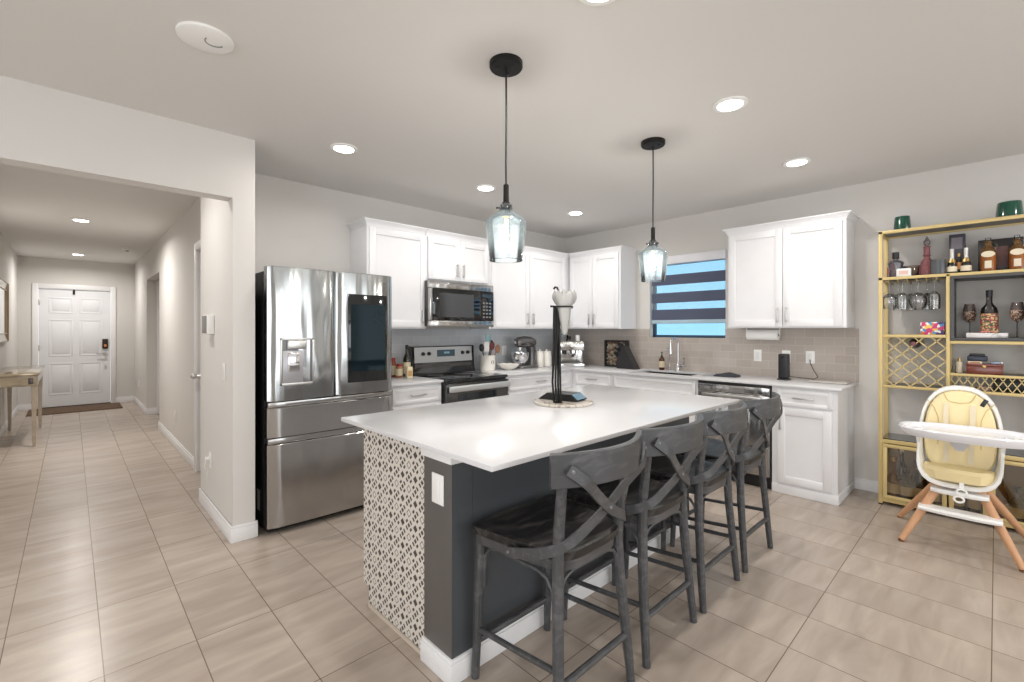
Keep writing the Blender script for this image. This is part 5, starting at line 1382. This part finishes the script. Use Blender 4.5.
m.loft([rg(.90, .01, back=True), rg(.97, -.004, back=True), rg(1, -.03, back=True), rg(1, .006), rg(.985, -.004), rg(.93, -.004), rg(.905, .004), rg(.88, .02, .75), rg(.86, .03, .1)], caps=True)
t.part('shell', m, WHITEP)
# padded cushion: a pillowed back and a seat
bk = [(4.13, .205), (4.02, .212), (3.93, .195), (3.875, .13), (3.865, 0), (3.875, -.13), (3.93, -.195), (4.02, -.212), (4.13, -.205)]
m = M()
CU = outline(.17, .168, .46, .968)
def cr_ring(s_, dx): return [(backx(.70+(z-.70)*s_)+dx, HY+y*s_, .70+(z-.70)*s_) for y, z in CU]
m.loft([cr_ring(1, -.006), cr_ring(.985, -.024), cr_ring(.94, -.034), cr_ring(.6, -.036), cr_ring(.2, -.034)])
cu = t.part('back_cushion', m, CREAM)
m = M()
for pts in ([(-.115, .90), (-.10, .93), (-.085, .935)],):
    pass
SEAM = mat('cushion_seam', (206, 182, 124), .5)
def seam(P): return M().tube([(backx(z)-.0355, HY+y, z) for y, z in P], .0028, 6)
# headrest outline, and the two side bolsters
for P in ([(.075, .95), (.060, .915), (.045, .90), (0, .892), (-.045, .90), (-.060, .915), (-.075, .95)],
          [(.155, .90), (.12, .855), (.10, .80), (.095, .72), (.10, .62)], [(-.155, .90), (-.12, .855), (-.10, .80), (-.095, .72), (-.10, .62)]):
    t.part('seam', seam(P), SEAM, cu)
m = M(); m.loft([[(4.10+(x-4.12)*s_, HY+y*s_*.95, z) for x, y in bk[1:-1]] for z, s_ in ((.428, .70), (.440, .80), (.492, .84), (.512, .78))])
t.part('seat_cushion', m, CREAM)
m = M()
for k in range(7): pass
for s_, y in ((1, .062), (-1, -.062)):
    t.part('harness_strap', M().tube([(backx(.885)-.037, HY+y, .885), (backx(.80)-.045, HY+y*1.0, .80), (backx(.72)-.05, HY+y*.95, .72), (4.03, HY+y*.9, .60), (4.0, HY+y*.9, .535)], 0, flat=(.026, .006, (1, 0, 0))), mat('cream_strap', (226, 214, 186), .7))
    t.part('harness_buckle', M().box(backx(.715)-.060, backx(.715)-.046, HY+y*.95-.017, HY+y*.95+.017, .695, .735, .004), mat('beige_buckle', (188, 168, 132), .5))
m = M(); m.box(-.011, .011, -.004, .004, -.024, .024, .002); m.xf(lambda v: (backx(.905)-.037+v.y, HY-.112+v.x*.9+v.z*.45*-1, .905+v.z*.9+v.x*.45)); t.part('brand_tag', m, BLACKP, cu)
# tray
TX, TY, TZ = 3.86, .125, .752
m = M(); seg = 48
def el(a_, b_, z, e=2.4):
    out = []
    for k in range(seg):
        a = 2*PI*k/seg; c_, s_ = math.cos(a), math.sin(a); q_ = (abs(c_)**e+abs(s_)**e)**(-1/e)
        out.append((TX+c_*q_*a_, TY+s_*q_*b_, z))
    return out
rgs = [el(.10, .20, TZ-.040), el(.160, .280, TZ-.038), el(.180, .306, TZ-.012), el(.185, .312, TZ+.008), el(.180, .307, TZ+.016), el(.172, .298, TZ+.013), el(.160, .285, TZ-.004), el(.10, .22, TZ-.008), el(.03, .05, TZ-.008)]
m.loft(rgs); tr = t.part('tray', m, TRAYW)
for y in (.235, -.235): t.part('cup_recess', M().tube([(TX+.045*math.cos(k*PI/12), TY+y+.045*math.sin(k*PI/12)*.9, TZ-.003) for k in range(24)], .004, 6, closed=True), WHITEP, tr)
m = M().prism([(.045, .735), (-.045, .735), (-.040, .665), (-.018, .630), (.018, .630), (.040, .665)], 0, .045, 'x'); m.xf(lambda v: (3.90+v.x, HY-.01+v.y, v.z)); t.part('crotch_post', m, mat('grey_crotch_post', (196, 194, 196), .4))
for s_ in (1, -1): t.part('tray_arm', M().tube([(3.99, HY+s_*.185, .735), (4.06, HY+s_*.195, .67), (4.09, HY+s_*.19, .60)], 0, flat=(.03, .018, (0, 1, 0))), WHITEP)
# hub, buckles hanging under the seat
t.part('hub', M().lathe([(.05, .36), (.085, .385), (.09, .414)], (4.10, HY, 0), 28), mat('beech_hub', (186, 146, 112), .45))
for dz, dy in ((.0, .0), (-.045, .012)): t.part('strap_buckle', M().tube([(3.885, HY-.02+dy+.022*math.cos(k*PI/8), .385+dz+.018*math.sin(k*PI/8)) for k in range(16)], .006, 8, closed=True), WHITEP)
t.part('buckle_strap', M().tube([(3.90, HY-.02, .44), (3.888, HY-.02, .40)], 0, flat=(.022, .004, (1, 0, 0))), WHITEP)
legs = {'fl': ((4.045, HY+.075, .40), (3.885, .425, .012)), 'fr': ((4.045, HY-.085, .40), (3.885, -.105, .012)), 'bl': ((4.155, HY+.075, .40), (4.37, .485, .012)), 'br': ((4.155, HY-.085, .40), (4.42, -.155, .012))}
for k, (a, b_) in legs.items():
    lo = t.part('leg', M().tube([a, tuple((Vector(a)*.5+Vector(b_)*.5)), b_], [.024, .023, .017], 12), BEECH)
    t.part('foot_cap', M().tube([b_, (b_[0]+(b_[0]-a[0])*.0, b_[1], .001)], [.0175, .016], 12), mat('foot_cap_brown', (120, 86, 62), .6), lo)
def legat(k, z):
    a, b_ = Vector(legs[k][0]), Vector(legs[k][1]); return a+(b_-a)*((a.z-z)/(a.z-b_.z))
for z in (.352, .235):
    a, b_ = legat('fl', z), legat('fr', z); w_ = .0
    x = a.x-.018
    m = M(); n = 14; rings = []
    for k in range(n+1):
        f = k/n; y = a.y+.028+(b_.y-a.y-.056)*f; wd = .066*(1-abs(2*f-1)**3*.35); h_ = .006*(1-(2*f-1)**2)
        rings.append([(x-wd, y, z+.012+h_), (x+.02, y, z+.012+h_), (x+.02, y, z-.010), (x-wd, y, z-.012), (x-wd-.006, y, z+.001+h_*.5)])
    m.loft(rings); st = t.part('step', m, WHITEP)
    for P in (a, b_): t.part('step_bracket', M().box(P.x-.035, P.x+.02, P.y-.026, P.y+.026, z-.024, z-.006, .004), UB, st)
